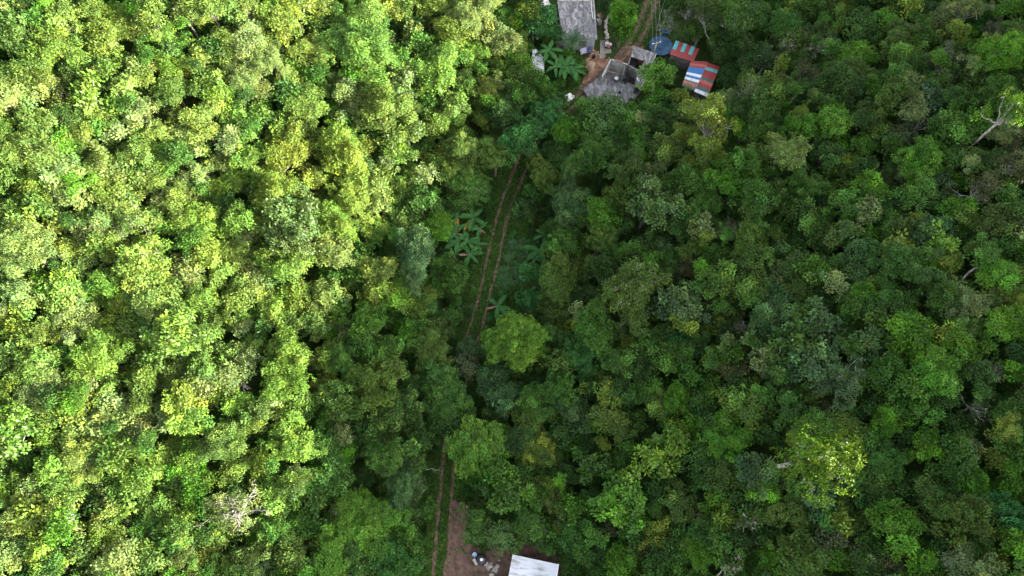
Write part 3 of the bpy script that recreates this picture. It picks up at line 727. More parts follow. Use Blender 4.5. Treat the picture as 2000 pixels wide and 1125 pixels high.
wl3('wall', M['wallgrey'], [((1280, 105.5), (1251, 170))], z1=WZ - .163)
wl3('wall', M['wallgrey'], [((1227.5, 127.5), (1245.5, 137.5))], z1=WZ + .05)
wl3('wall', M['wallgrey'], [((1246, 139), (1241.5, 167))], z1=WZ - .163)
wl3('wall', M['topwall'], [((1194, 115.5), (1225.5, 125.5))], z1=WZ + .02)
wl3('wall', M['topwall'], [((1192.6, 116), (1176, 149))], z1=WZ)
wl3('wall', M['wallgrey'], [((1220.5, 127), (1217.5, 146))], z1=WZ - .05)
mb = MB()
mb.wall(P(1203, 118.2, WZ), P(1216, 122.2, WZ), WZ + .023, WZ + .20, .22)
mb.build('brick_course', M['red_brick'], rh)
mb = MB(); mb.wall(P(1281.5, 106, WZ), P(1253, 170, WZ), WZ + .003, WZ + .18, .14); mb.build('parapet', M['topwall'], rh)
mb = MB(); mb.lathe([(.30, .553), (.30, .557)], 12, (*P(1210, 181, .55).xy, 0)); mb.build('drain_hole', M['black'], rh)
def stand(px, py, z): q = P(px, py, z); return (q.x, q.y, z)
# things in and on it
def drum(name, loc, r, h, mat, label, cat, tilt=None):
    o = empty(name, loc); tag(o, label, cat)
    MB().lathe([(r * .97, 0), (r, .03), (r, h * .32), (r * 1.03, h * .34), (r, h * .36), (r, h * .64), (r * 1.03, h * .66), (r, h * .68), (r, h - .03), (r * .97, h)], 20, loc).build('body', mat, o, True)
    MB().lathe([(r * .99, h + .003), (r * .99, h + .04), (r * .90, h + .04), (r * .90, h + .006)], 20, loc).build('rim', mat, o, True)
    return o
drum('oil_drum', stand(1251, 124, .25), .55, 1.1, M['rust'], 'rusty orange drum in the open north room of the roofless house', 'drum')
tl = stand(1245, 130, .25)
ty = MB(); ty.lathe([(.20, 0), (.34, .02), (.38, .10), (.34, .19), (.20, .21), (.19, .10)], 20, tl)
tag(ty.build('tyre', M['tyre'], None, True), 'black tyre lying on the floor beside the rusty drum', 'tyre')
bl = stand(1203.5, 156, .55)
bk = empty('plastic_tub', bl); tag(bk, 'pale blue tub with a white lid at the terrace edge of the roofless house', 'tub')
MB().lathe([(.30, 0), (.38, .45), (.40, .46)], 18, bl).build('body', M['bluepl'], bk, True)
MB().lathe([(.33, .463), (.33, .50), (.1, .52)], 18, bl).build('lid', M['white'], bk, True)
a, b = P(1243.6, 152, WZ), P(1248, 159, WZ)
mb = MB(); mb.box(((a.x + b.x) / 2, (a.y + b.y) / 2, WZ + .04), ((b - a).length, .18, .06), math.atan2(b.y - a.y, b.x - a.x))
tag(mb.build('white_plank', M['white']), 'short white plank lying on the wall slab of the roofless house', 'plank')
mb = MB()
for i in range(10): mb.blob((*P(1226 + random.uniform(-9, 9), 160 + random.uniform(-4, 4), .4).xy, .35 + random.uniform(0, .12)), (random.uniform(.25, .6), random.uniform(.2, .45), random.uniform(.12, .3)), i)
tag(mb.build('debris', M['burnt']), kind='stuff')
for i, (px, py, ln, an) in enumerate([(1192, 140, 1.9, -.3), (1198, 143, 2.0, -.36), (1206, 144, 1.7, -.25)]):
    q = stand(px, py, .25)
    mb = MB(); mb.box((q[0], q[1], .32 + i * .003), (ln, .22, .09), an)
    o = mb.build('timber_board', M['timber']); tag(o, 'grey timber boards strewn on the floor of the west room', 'board', 'boards in the roofless house')
# --- white scraps below the terrace corner
for i, (px, py, sx, sy, rz, nm, lb) in enumerate([(1110, 190, .55, .45, .4, 'white_sack', 'crumpled white sack on the bare ground below the terrace corner'), (1117, 191, .35, .25, 1.0, 'white_sack', 'smaller white sack beside the crumpled one below the terrace'),
                                            ]):
    q = onto(px, py, .1)
    mb = MB(); mb.blob((q.x, q.y, G(q.x, q.y) + .28), (sx, sy, .28), 30 + i, 3, .45)
    tag(mb.build(nm, M['white'], None, True), lb, 'sack')
q, q2 = onto(1106, 198, .2), onto(1118, 193, .2)
q.z, q2.z = G(q.x, q.y) + .22, G(q2.x, q2.y) + .24
tag(MB().tube([q, q.lerp(q2, .5), q2], .14, 10).build('white_pipe', M['white'], None, True), 'short white pipe lying beside the white sacks', 'pipe')

# --- patchwork tin sheds
TR, TT, TB, TWH, TG, TO = (.26, .035, .035), (.09, .34, .34), (.02, .13, .34), (.62, .63, .66), (.045, .10, .085), (.40, .10, .075)
rz_up = math.atan2(*(P(1308, 106, 3) - P(1320, 79, 3)).yx)
TM = {k: mat_tin('tin_' + k, c, amount=.45, rz=rz_up, rough=.5) for k, c in (('red', TR), ('teal', TT), ('blue', TB), ('white', TWH), ('green', TG), ('orange', TO))}
def shed_quad(A, B, Cc, D, u0, u1, v0, v1, lift=0.0):
    f = lambda u, v: (A * (1 - u) + B * u) * (1 - v) + (D * (1 - u) + Cc * u) * v
    return [f(u0, v0) + Vector((0, 0, lift)), f(u1, v0) + Vector((0, 0, lift)), f(u1, v1) + Vector((0, 0, lift)), f(u0, v1) + Vector((0, 0, lift))]
def tin_sheet(q, mat, parent, th=.03):
    b = MB(); lo = [v - Vector((0, 0, th)) for v in q]
    b.prism([tuple(v) for v in q], [v.z for v in lo], [v.z for v in q])
    return b.build('roof_sheet', mat, parent)
c = P(1336, 100, 0); zg = G(c.x, c.y)
s1 = empty('tin_shed', (c.x, c.y, zg)); tag(s1, 'small shed with a red tin roof crossed by three teal strips beside the blue dish', 'shed')
A, B, Cc, D = P(1320, 79, 3.0), P(1366, 95, 3.0), P(1354, 121, 2.6), P(1308, 106, 2.6)
for i, (u0, u1, v0, v1, k, l) in enumerate([(0, 1, .56, 1, 'red', 0), (0, .16, 0, .60, 'teal', .03), (.16, .34, 0, .57, 'red', .0), (.34, .49, 0, .60, 'teal', .03), (.49, .67, 0, .57, 'red', .0), (.67, .82, 0, .60, 'teal', .03), (.82, 1, 0, .57, 'red', .0)]):
    tin_sheet(shed_quad(A, B, Cc, D, u0, u1, v0, v1, l + (.006 if v1 < .99 else 0)), TM[k], s1)
mb = MB(); q = inset([xy(A), xy(B), xy(Cc), xy(D)], .25)
for a, b in zip(q, q[1:] + q[:1]): mb.wall(a, b, zg - .6, 2.5, .1)
mb.build('wall', M['wallgrey'], s1)
c = P(1370, 150, 0); zg = G(c.x, c.y)
s2 = empty('tin_house', (c.x, c.y, zg)); tag(s2, 'tin-roofed house patched in red, blue, white and green sheets', 'house')
RT, RB = P(1381.5, 124, 3.7), P(1356.5, 177, 3.7)
LT, LB = P(1349, 121, 3.15), P(1332, 166.5, 3.15)
QT, QB = P(1405, 131, 3.15), P(1383, 188, 3.15)
for v0, v1, k in [(-.06, .05, 'red'), (.05, .13, 'orange'), (.13, .20, 'red'), (.20, .43, 'blue'), (.43, .53, 'white'), (.53, .62, 'blue'), (.62, .72, 'white'), (.72, .78, 'green'), (.78, .90, 'orange'), (.90, 1.0, 'green')]:
    tin_sheet(shed_quad(LT, RT, RB, LB, 0, 1, v0, v1, .004 if k in ('white', 'red') else 0), TM[k], s2)
for v0, v1, k in [(-.03, .11, 'red'), (.11, .22, 'teal'), (.22, .47, 'red'), (.47, .57, 'green'), (.57, .68, 'orange'), (.68, .80, 'red'), (.80, .92, 'green'), (.92, 1.03, 'white')]:
    tin_sheet(shed_quad(RT, QT, QB, RB, 0, 1, v0, v1, .004 if k in ('teal', 'orange') else 0), TM[k], s2)
mb = MB(); q = inset([xy(LT), xy(QT), xy(QB), xy(LB)], .35)
for a, b in zip(q, q[1:] + q[:1]): mb.wall(a, b, zg - .8, 3.05, .12)
mb.build('wall', M['wallgrey'], s2)
d0, d1 = Vector(q[3]), Vector(q[2]); dr = (d1 - d0).normalized(); nr = Vector((dr.y, -dr.x))
L_ = (d1 - d0).length
on_wall(L_ * .12, L_ * .30, zg + 1.0, zg + 2.0, 'window', M['black'], parent=s2)
on_wall(L_ * .55, L_ * .72, zg, zg + 2.0, 'door', M['timber'], parent=s2)

# --- big blue dish on its post
c = P(1290, 92, 1.2)
dish = empty('blue_dish', (c.x, c.y, G(c.x, c.y))); tag(dish, 'large round blue dish facing the sky beside the red and teal shed', 'dish')
m_d = mat_noise('faded_blue_paint', (.010, .048, .105), (.018, .075, .155), .7, .6, (.045, .11, .18))
mb = MB(); n = 24; R_ = 1.92
prof = [(.02, .05), (.5, .10), (1.0, .24), (1.5, .48), (R_, .80)]
rings = [[mb.b.verts.new((c.x + r * math.cos(2 * math.pi * k / n), c.y + r * math.sin(2 * math.pi * k / n), z + .8)) for k in range(n)] for r, z in prof]
low = [[mb.b.verts.new((c.x + r * math.cos(2 * math.pi * k / n), c.y + r * math.sin(2 * math.pi * k / n), z + .75)) for k in range(n)] for r, z in prof]
for a, b in zip(rings, rings[1:]):
    for k in range(n): mb.b.faces.new((a[k], b[k], b[(k + 1) % n], a[(k + 1) % n])[::1])
for a, b in zip(low, low[1:]):
    for k in range(n): mb.b.faces.new((a[k], a[(k + 1) % n], b[(k + 1) % n], b[k]))
for k in range(n): mb.b.faces.new((rings[-1][k], low[-1][k], low[-1][(k + 1) % n], rings[-1][(k + 1) % n]))
bmesh.ops.recalc_face_normals(mb.b, faces=mb.b.faces)
mb.build('bowl', m_d, dish)
mb = MB()
for k in range(12):
    a = 2 * math.pi * k / 12
    mb.tube([(c.x + r * math.cos(a), c.y + r * math.sin(a), z + .815) for r, z in prof], .018, 5)
mb.build('ribs', mat_noise('dark_blue_paint', (.012, .045, .10), (.02, .07, .14), 3, .6), dish)
MB().tube([(c.x + R_ * math.cos(t), c.y + R_ * math.sin(t), 1.59) for t in np.linspace(0, 6.2832, 33)], .05, 6).build('rim', mat_noise('dark_rim', (.008, .02, .04), (.015, .035, .06), 3, .6), dish, True)
MB().lathe([(.20, .86), (.20, .98), (.06, 1.02)], 12, (c.x, c.y, 0)).build('hub', m_d, dish, True)
MB().tube([(c.x, c.y, G(c.x, c.y) - .3), (c.x, c.y, .84)], .12, 8).build('post', M['metalgrey'], dish)
# --- utility pole and its wires
q = onto(1272, 119, 0); zb = G(q.x, q.y)
pole = empty('utility_pole', (q.x, q.y, zb)); tag(pole, 'wooden utility pole with white insulators by the corner of the blue dish', 'pole')
top = Vector((q.x, q.y, zb + 4.6))
MB().tube([(q.x, q.y, zb - .5), (q.x, q.y, zb + 3), top], [.15, .13, .10], 10).build('shaft', M['timber'], pole, True)
arm = MB(); arm.box((top.x, top.y + .11, top.z - .35), (1.5, .10, .12), .3); arm.build('crossarm', M['timber'], pole)
for k in (-.62, 0, .62):
    p0 = Vector((top.x + k * math.cos(.3), top.y + .11 + k * math.sin(.3), top.z - .287))
    MB().lathe([(.05, 0), (.09, .05), (.06, .10), (.09, .14), (.04, .2)], 10, p0).build('insulator', M['white'], pole, True)
    far = Vector((p0.x + 4 + k, p0.y + 75, p0.z + 1.5))
    pts = [p0.lerp(far, t) + Vector((0, 0, .2 - 1.6 * 4 * t * (1 - t))) for t in np.linspace(0, 1, 14)]
    w_ = MB().tube(pts, .012, 4).build('overhead_wire', M['metalgrey'])
    tag(w_, 'thin grey overhead wires running up from the utility pole along the track', 'wire', 'overhead wires')
# --- small mottled shed by the bananas, and a sheet roof at the top edge
m_m = mat_noise('mottled_sheet', (.16, .16, .17), (.50, .51, .53), 2.6, .6, (.74, .75, .78))
def tin_hut(px, z, label, mat, name='tin_hut', slope=.3):
    pts = [P(a, b, z) for a, b in px]; c = sum(pts, Vector()) / len(pts); zg = G(c.x, c.y)
    o = empty(name, (c.x, c.y, zg)); tag(o, label, 'hut')
    zs = [z + slope * (v.y - c.y) * .25 for v in pts]
    MB().prism([xy(v) for v in pts], [k - .04 for k in zs], zs).build('roof', mat, o)
    mb = MB(); q = inset([xy(v) for v in pts], .25)
    for a, b in zip(q, q[1:] + q[:1]): mb.wall(a, b, zg - .6, z - .4, .08)
    mb.build('wall', M['wallgrey'], o)
    return o
hut = tin_hut([(1040, 98), (1048, 97), (1063, 114), (1063, 139), (1039, 132)], 2.2, 'small hut with a mottled white sheet roof at the sunlit forest edge', m_m)
m_w = mat_noise('dirty_white_sheet', (.40, .38, .36), (.62, .60, .58), 1.6, .6, (.74, .73, .72))
tin_hut([(1048, -6), (1068, -8), (1075, 9), (1066, 9.5), (1064, 14), (1058, 13)], 2.4, 'dirty white sheet roof cut by the top edge above the dark leafy trees', m_w)

# --- yard things by the grey-roofed house
pp = PL([(1172, 79), (1188, 78), (1195, 103), (1172, 105)], .12)
o = MB().prism(pp, -.3, .12).build('paved_slab', M['path']); tag(o, kind='structure')
pp = PL([(1170, 106), (1180, 105), (1181, 112), (1172, 113)], .08)
o = MB().prism(pp, -.3, .08).build('paved_step', M['path']); tag(o, kind='structure')
for i, (px, py, mt, h, r, lb) in enumerate([(1171, 33, 'terracotta', .8, .45, 'terracotta-coloured barrel by the right wall of the grey-roofed house'), (1169.5, 43, 'metalgrey', .9, .42, 'grey-green barrel below the terracotta one beside the house wall')]):
    drum('barrel', (*xy(P(px, py, .4)), -.02), r, h, M[mt], lb, 'barrel')
mb = MB(); line = [(1190, 30), (1186, 38), (1182.5, 44), (1183, 55), (1184, 66), (1186, 76)]
for i in range(40):
    t = i / 39 * (len(line) - 1); k = min(int(t), len(line) - 2); px = line[k][0] + (line[k + 1][0] - line[k][0]) * (t - k); py = line[k][1] + (line[k + 1][1] - line[k][1]) * (t - k)
    q = P(px + random.uniform(-1, 1), py, 0); mb.blob((q.x, q.y, .15), (random.uniform(.16, .38), random.uniform(.16, .32), random.uniform(.12, .28)), i, 1)
o = mb.build('stone_border', mat_noise('pale_stone', (.34, .31, .26), (.58, .54, .47), 3, .9)); tag(o, 'low line of pale stones between the grey-roofed house and the oval tree', 'border')
wb = P(1143, 97, .9)
ck = empty('washing_line', (wb.x, wb.y, 0)); tag(ck, 'lilac cloth and blue cloth hanging on a line before the grey-roofed house', 'washing')
m_l = mat_noise('lilac_cloth', (.36, .30, .46), (.52, .46, .62), 2, .9); m_b2 = mat_noise('navy_cloth', (.04, .05, .14), (.08, .09, .22), 2, .9)
a, b = Vector((wb.x - 1.1, wb.y - .4, 0)), Vector((wb.x + 1.3, wb.y + .5, 0))
MB().tube([a + Vector((0, 0, 1.5)), a.lerp(b, .5) + Vector((0, 0, 1.42)), b + Vector((0, 0, 1.5))], .015, 5).build('line', M['white'], ck)
for e in (a, b): MB().tube([e + Vector((0, 0, -.2)), e + Vector((0, 0, 1.52))], .04, 6).build('post', M['timber'], ck)
def cloth(t0, t1, drop, mat, name):
    mb = MB(); g = []
    for i in range(7):
        t = t0 + (t1 - t0) * i / 6
        p0 = a.lerp(b, t); row = []
        for j in range(6):
            off = .05 * math.sin(i * 1.7 + j) + .35 * j / 5
            row.append(mb.b.verts.new((p0.x + off * .3, p0.y - off, 1.44 - drop * j / 5)))
        g.append(row)
    for i in range(6):
        for j in range(5): mb.b.faces.new((g[i][j], g[i + 1][j], g[i + 1][j + 1], g[i][j + 1]))
    mb.build(name, mat, ck, True)
cloth(.08, .52, .95, m_l, 'cloth'); cloth(.56, .86, 1.1, m_b2, 'cloth')
bl = (*xy(P(1157, 99, .2)), 0.0)
o = empty('bucket', bl); tag(o, 'small white bucket on the red earth before the grey-roofed house', 'bucket')
MB().lathe([(.17, 0), (.22, .42), (.235, .43)], 16, bl).build('body', M['white'], o, True)
MB().lathe([(.19, .433), (.19, .45)], 16, bl).build('rim', M['terracotta'], o, True)
# wash tubs with laundry on the paved slab
for i, (px, py, r, col, lb) in enumerate([(1186, 86, .36, (.70, .68, .68), 'white tub of laundry at the top of the paved slab'), (1189.5, 92, .34, (.30, .03, .06), 'dark red tub on the paved slab beside the white tubs'), (1191.5, 87.5, .28, (.74, .72, .72), 'small white tub at the outer side of the paved slab'), (1183, 90, .26, (.05, .05, .06), 'small black tub on the paved slab')]):
    bl = (*xy(P(px, py, .3)), .12); m_ = mat_noise('tub_paint', tuple(x * .8 for x in col), col, 3, .5)
    o = empty('wash_tub', bl); tag(o, lb, 'tub')
    MB().lathe([(r * .8, 0), (r, .30), (r * 1.08, .31), (r * 1.08, .34), (r * .92, .34), (r * .9, .22), (.02, .22)], 18, bl).build('body', m_, o, True)
    MB().blob((bl[0], bl[1], .30), (r * .7, r * .65, .10), 50 + i, 2, .5).build('laundry', M['white' if i != 1 else 'terracotta'], o, True)
# timber pole, dark bucket
a, b = onto(1141, 120, .12), onto(1156, 112, .12)
a.z, b.z = G(a.x, a.y) + .12, G(b.x, b.y) + .14
tag(MB().tube([a, a.lerp(b, .5), b], [.11, .12, .10], 8).build('timber_log', M['timber'], None, True), 'pale timber log lying on the red earth yard', 'log')
bl = (*xy(P(1159.5, 111.5, .2)), 0)
o = empty('bucket', bl); tag(o, 'black bucket at the end of the pale timber log', 'bucket')
MB().lathe([(.25, 0), (.32, .5), (.34, .51), (.34, .54), (.28, .54), (.24, .1), (.02, .1)], 18, bl).build('body', M['tyre'], o, True)
MB().tube([(bl[0] + .33 * math.cos(t), bl[1] + .33 * math.sin(t) * .5, .54 + .03 * math.sin(t)) for t in np.linspace(0, 3.14, 9)], .015, 5).build('handle', M['metalgrey'], o)
# heap of sand
q = P(1157, 127, 0)
mb = MB(); mb.blob((q.x, q.y, -.05), (.55, .9, .35), 3, 3, .25); tag(mb.build('sand', mat_noise('pale_sand', (.30, .21, .13), (.44, .33, .22), 3, .95), None, True), kind='stuff')
# blue rubbish on the grey rubble and the low fence by the track
bl = (*xy(P(1299, 63, .2)), 0.0)
o = empty('blue_crate', bl); tag(o, 'bright blue crate on the grey rubble above the blue dish', 'crate')
mb = MB()
for sx, sy, w_, d_ in ((0, .3, .8, .05), (0, -.3, .8, .05), (.375, 0, .05, .55), (-.375, 0, .05, .55)): mb.box((bl[0] + sx, bl[1] + sy, .27), (w_, d_, .42))
mb.build('side', M['blueb'], o)
mb = MB(); mb.box((bl[0], bl[1], .05), (.70, .55, .04)); mb.build('base', M['bluepl'], o)
o = empty('wire_fence', (*xy(P(1290, 30, 0)), 0)); tag(o, 'low dark fence of thin posts between the track and the grey rubble', 'fence')
fp = [P(1299, -8, 0), P(1296, 8, 0), P(1292, 22, 0), P(1287, 36, 0), P(1284, 50, 0), P(1281, 64, 0)]
for v in fp: MB().tube([(v.x, v.y, -.3), (v.x, v.y, 1.25)], .05, 6).build('post', M['darkbark'], o)
for z in (.45, .8, 1.15): MB().tube([(v.x, v.y, z) for v in fp], .014, 5).build('wire', M['metalgrey'], o)

# --- white-roofed house at the bottom edge
BZ = 2.9
ca, cb = P(1001, 1083, BZ), P(1089.5, 1102, BZ)
ux = (cb - ca); L1 = ux.length; ux.normalize(); uy = Vector((ux.y, -ux.x, 0)); W1 = 7.2
c = ca + ux * L1 / 2 + uy * W1 / 2
wh = empty('white_roofed_house', (c.x, c.y, 0)); tag(wh, 'house with a white corrugated tin roof cut by the bottom edge', 'house')
rz = math.atan2(ux.y, ux.x)
m_wr = mat_tin('white_tin', (.60, .62, .66), (.18, .16, .17), .7, 16, rz, .45, (.34, .33, .36))
def P3(u, v, z): q = ca + ux * u + uy * v; return Vector((q.x, q.y, z))
for v0, v1, z0, z1 in ((0, W1 / 2, BZ - .0, BZ + .55), (W1 / 2, W1, BZ + .55, BZ - .0)):
    nsh = 6
    mb = MB(); nr_ = 56
    for i in range(nr_):     # ribs
        u0, u1 = L1 * i / nr_, L1 * (i + 1) / nr_
        um = (u0 + u1) / 2
        q = [P3(u0, v0, z0), P3(um, v0, z0 + .035), P3(u1, v0, z0), P3(u1, v1, z1), P3(um, v1, z1 + .035), P3(u0, v1, z1)]
        mb.b.faces.new([mb.b.verts.new(k) for k in (q[0], q[1], q[4], q[5])]); mb.b.faces.new([mb.b.verts.new(k) for k in (q[1], q[2], q[3], q[4])])
    bmesh.ops.remove_doubles(mb.b, verts=mb.b.verts, dist=.002)
    bmesh.ops.recalc_face_normals(mb.b, faces=mb.b.faces)
    mb.build('roof', m_wr, wh)
mb = MB()
for v0, v1, z0, z1 in ((-.05, W1 / 2, BZ, BZ + .55),):
    q = [P3(L1, v0, z0 + .06), P3(L1 + .14, v0, z0 + .06), P3(L1 + .14, v1, z1 + .06), P3(L1, v1, z1 + .06)]
    mb.prism([xy(k) for k in q], [k.z - .12 for k in q], [k.z for k in q])
mb.build('bargeboard', M['white'], wh)
mb = MB(); q = [xy(P3(.35, .35, 0)), xy(P3(L1 - .35, .35, 0)), xy(P3(L1 - .35, W1 - .35, 0)), xy(P3(.35, W1 - .35, 0))]
for a, b in zip(q, q[1:] + q[:1]): mb.wall(a, b, -.5, BZ - .02, .15)
mb.build('wall', M['render'], wh)
# black tank, blue barrel, block
bl = (*xy(P(940, 1093, 1.3)), G(*xy(P(940, 1093, 1.3))))
o = empty('water_tank', bl); tag(o, 'round black water tank with a white lid beside the dirt yard', 'tank')
MB().lathe([(.64, 0), (.66, .05), (.66, .35), (.69, .40), (.66, .45), (.66, .80), (.69, .85), (.66, .90), (.66, 1.12), (.58, 1.28), (.22, 1.40)], 28, bl).build('body', mat_noise('black_plastic', (.014, .014, .020), (.022, .022, .03), 2, .45), o, True)
MB().lathe([(.19, 1.403), (.20, 1.47), (.15, 1.52), (.02, 1.53)], 18, (bl[0] + .03, bl[1] + .02, bl[2])).build('lid', M['white'], o, True)
b2 = (*xy(P(927, 1083.5, .8)), 0.0); b2 = (b2[0], b2[1], G(*b2[:2]))
drum('barrel', b2, .30, .85, M['bluepl'], 'pale blue barrel at the back of the black water tank', 'barrel')
q = P(928.5, 1097, .4)
mb = MB(); mb.box((q.x, q.y, G(q.x, q.y) + .22), (.42, .85, .44), .62)
tag(mb.build('concrete_block', mat_noise('pale_block', (.42, .40, .34), (.56, .53, .46), 3, .9), bevel=.03), 'pale oblong block leaning by the black water tank', 'block')
m_st = mat_noise('pale_rubble', (.26, .22, .19), (.50, .46, .42), 3, .95)
for i in range(16):
    q = P(random.gauss(962, 11), random.gauss(1109, 8), 0)
    r = random.uniform(.12, .34)
    mb = MB(); mb.blob((q.x, q.y, G(q.x, q.y) + r * .35), (r, r * random.uniform(.7, 1.1), r * .65), 80 + i, 2, .3)
    tag(mb.build('stone', m_st), 'pale stone in the rubble between the black tank and the white roof', 'stone', 'rubble stones')
# ------------------------------------------------------------------ bananas, palm, spiky plants, fallen wood
def mat_banana(name, c0, c1):
    m, t, p = newmat(name)
    tc = t.nodes.new('ShaderNodeTexCoord'); sx = t.nodes.new('ShaderNodeSeparateXYZ'); t.links.new(tc.outputs['UV'], sx.inputs[0])
    t.links.new(ramp(t, noise(t, 1.3), [(.35, c0), (.65, c1)]), p.inputs['Base Color'])
    p.inputs['Roughness'].default_value = .7; p.inputs['Specular IOR Level'].default_value = .06
    return m
M['ban'] = mat_banana('banana_leaf', (.018, .064, .016), (.034, .100, .024))
M['banmid'] = mat_banana('leaf_midrib', (.06, .13, .05), (.09, .17, .07))
M['bany'] = mat_banana('yellow_leaf', (.17, .13, .015), (.24, .18, .03))
M['bandry'] = mat_banana('dry_leaf', (.12, .08, .05), (.22, .15, .10))
M['stem'] = mat_noise('banana_stem', (.10, .12, .05), (.22, .20, .10), 2, .7)
def banana_leaf_mesh(L, W, rise, droop, seed):
    rr = random.Random(seed); n = 11; v, f = [], []
    for i in range(n + 1):
        t = i / n
        s = L * (t - .10 * t * t)
        z = rise * L * (t * 1.25 - 1.25 * droop * t * t)
        w = W * (math.sin(math.pi * min(1, max(0, (t - .06) / .94)) ** .8) ** .55) * (1 if t > .06 else 0) + .015
        w *= 1 - .12 * (rr.random() < .3)
        v += [(s, -w / 2, z + w * .16 - .04 * rr.random()), (s, 0, z), (s, w / 2, z + w * .16 - .04 * rr.random())]
    for i in range(n):
        a = 3 * i
        f += [(a, a + 3, a + 4, a + 1), (a + 1, a + 4, a + 5, a + 2)]
    return v, f
_bl = {}
def banana(px, py, rpx, label, kinds='ggggggg', zc=2.1, yaw=None):
    q = onto(px, py, zc); z = G(q.x, q.y); rr = random.Random(int(px * 7 + py))
    R = rpx * 1.22 / FPX * (Vector((0, 0, CAM_H)) - q).dot(Vector((0, -math.sin(_p), math.cos(_p))))
    o = empty('banana_plant', (q.x, q.y, z)); tag(o, label, 'banana plant', 'banana plants')
    MB().tube([(q.x, q.y, z - .3), (q.x + .03, q.y, z + zc * .5), (q.x, q.y, z + zc - .05)], [.17, .14, .09], 9).build('stem', M['stem'], o, True)
    n = len(kinds); y0 = rr.uniform(0, 6.28) if yaw is None else yaw
    for i, k in enumerate(kinds):
        L = R * rr.uniform(.9, 1.15) * (.8 if k == 'd' else 1)
        v, f = banana_leaf_mesh(L, L * rr.uniform(.25, .32) * (.55 if k == 'd' else 1), rr.uniform(.16, .42) if k == 'g' else rr.uniform(-.1, .1), rr.uniform(.85, 1.35), rr.random())
        me = bpy.data.meshes.new('leaf'); me.from_pydata(v, [], f); me.materials.append(M[{'g': 'ban', 'y': 'bany', 'd': 'bandry'}[k]])
        me.polygons.foreach_set('use_smooth', [True] * len(f))
        lf = link(bpy.data.objects.new('leaf', me), o)
        lf.location = (0, 0, zc - .06 + rr.uniform(-.05, .08)); lf.rotation_euler = (rr.uniform(-.25, .25), 0, y0 + i * 2.39996 + rr.uniform(-.3, .3))
        if k != 'g': lf['label'] = {'y': 'yellowed leaf', 'd': 'dry brown leaf'}[k]
        mb = MB(); mb.tube([(a[0], a[1], a[2] + .02) for a in v[1::3]], [.035 * (1 - .7 * j / 11) for j in range(12)], 5)
        mr = mb.build('midrib', M['banmid'] if k == 'g' else M['bandry']); mr.parent = lf
        mr.matrix_parent_inverse = Matrix.Identity(4)
for a in [(893, 424, 24, 'banana plant at the top left of the clump beside the track', 'ggggy'), (924, 425, 26, 'banana plant at the top of the clump, nearest the track', 'gggggdy'), (892, 455, 26, 'banana plant with a bright yellow leaf in the middle of the clump', 'ggggdyg'),
          (893, 472, 24, 'banana plant low in the clump with a dry hanging leaf', 'ggggdg'), (914, 470, 22, 'banana plant in the shaded heart of the clump', 'gggggg'), (918, 497, 24, 'lowest banana plant of the clump, close to the wheel rut', 'ggggdg'),
          (937, 447, 20, 'banana plant on the track side of the clump, half under the fern-like crown', 'ggggd'), (878, 441, 20, 'banana plant on the far side of the clump from the track', 'ggggg'), (934, 477, 19, 'banana plant nearest the wheel rut in the lower clump', 'ggggg'), (884, 497, 18, 'low banana plant at the bottom of the clump away from the track', 'ggggd'),
          (1085, 130, 20, 'banana plant nearest the mottled hut beside the red dirt yard', 'gggggd'), (1046, 505, 16, 'small banana plant just below the one across the track', 'ggggd'),
          (1054, 488, 31, 'banana plant across the track above the emerald bush', 'gggggg'), (1063, 459, 20, 'small banana plant behind the one across the track', 'ggggg'), (972, 598, 26, 'banana plant leaning over the right wheel rut with a dry leaf', 'ggggdg'),
          (851, 612, 30, 'lone dark banana plant left of the spiky pair', 'gggggg'), (1103, 128, 26, 'banana plant with long leaves beside the red dirt yard', 'gggggggg'), (1118, 134, 25, 'banana plant at the edge of the red dirt yard', 'ggggggg'),
          (1072, 98, 24, 'banana plant between the mottled hut and the bright bush', 'ggggggg'), (1026, 26, 22, 'banana plant with pale upright leaves near the top edge', 'gggggg'), (1052, 297, 15, 'small banana plant by the upper end of the straight track', 'gggg'),
          (1068, 302, 13, 'smallest banana plant, next to the upper end of the straight track', 'gggg')]:
    banana(*a, zc=2.9 if a[0] > 1040 or a[1] > 580 else 2.1)
# coconut palm in front of the grey-roofed house
q = onto(1119, 78, 3.4); z = G(q.x, q.y)
palm = empty('palm_tree', (q.x, q.y, z)); tag(palm, 'dark palm with feathery fronds against the grey flat roof', 'palm')
MB().tube([(q.x - .2, q.y - .2, z - .3), (q.x - .1, q.y, z + 1.6), (q.x, q.y, z + 3.3)], [.20, .15, .13], 9).build('trunk', M['darkbark'], palm, True)
m_pf = mat_banana('palm_frond', (.022, .060, .022), (.045, .095, .030))
for i in range(13):
    a = i * 2.39996; rr = random.Random(i); L = rr.uniform(2.0, 2.6); el = rr.uniform(.2, 1.0)
    mb = MB(); pts = [Vector((L * t * math.cos(el * (1 - .8 * t)), 0, L * t * math.sin(el * (1 - t * .95)))) for t in np.linspace(0, 1, 12)]
    mb.tube(pts, [.035 * (1 - .8 * k / 11) for k in range(12)], 4)
    for k in range(1, 12):
        for h in (0, .5):
            p0 = pts[k - 1].lerp(pts[k], h); l = .62 * math.sin(math.pi * min(1, (k + h) / 12 * .9 + .1)) + .12
            for s in (-1, 1):
                tip = p0 + Vector((l * .55, s * l * .8, -l * .30)); w_ = Vector((.035, 0, .0))
                mb.b.faces.new([mb.b.verts.new(p0 - w_), mb.b.verts.new(p0 + w_), mb.b.verts.new(tip)])
    fr = mb.build('frond', m_pf); fr.parent = palm; fr.location = (0, 0, 3.3); fr.rotation_euler = (0, 0, a)
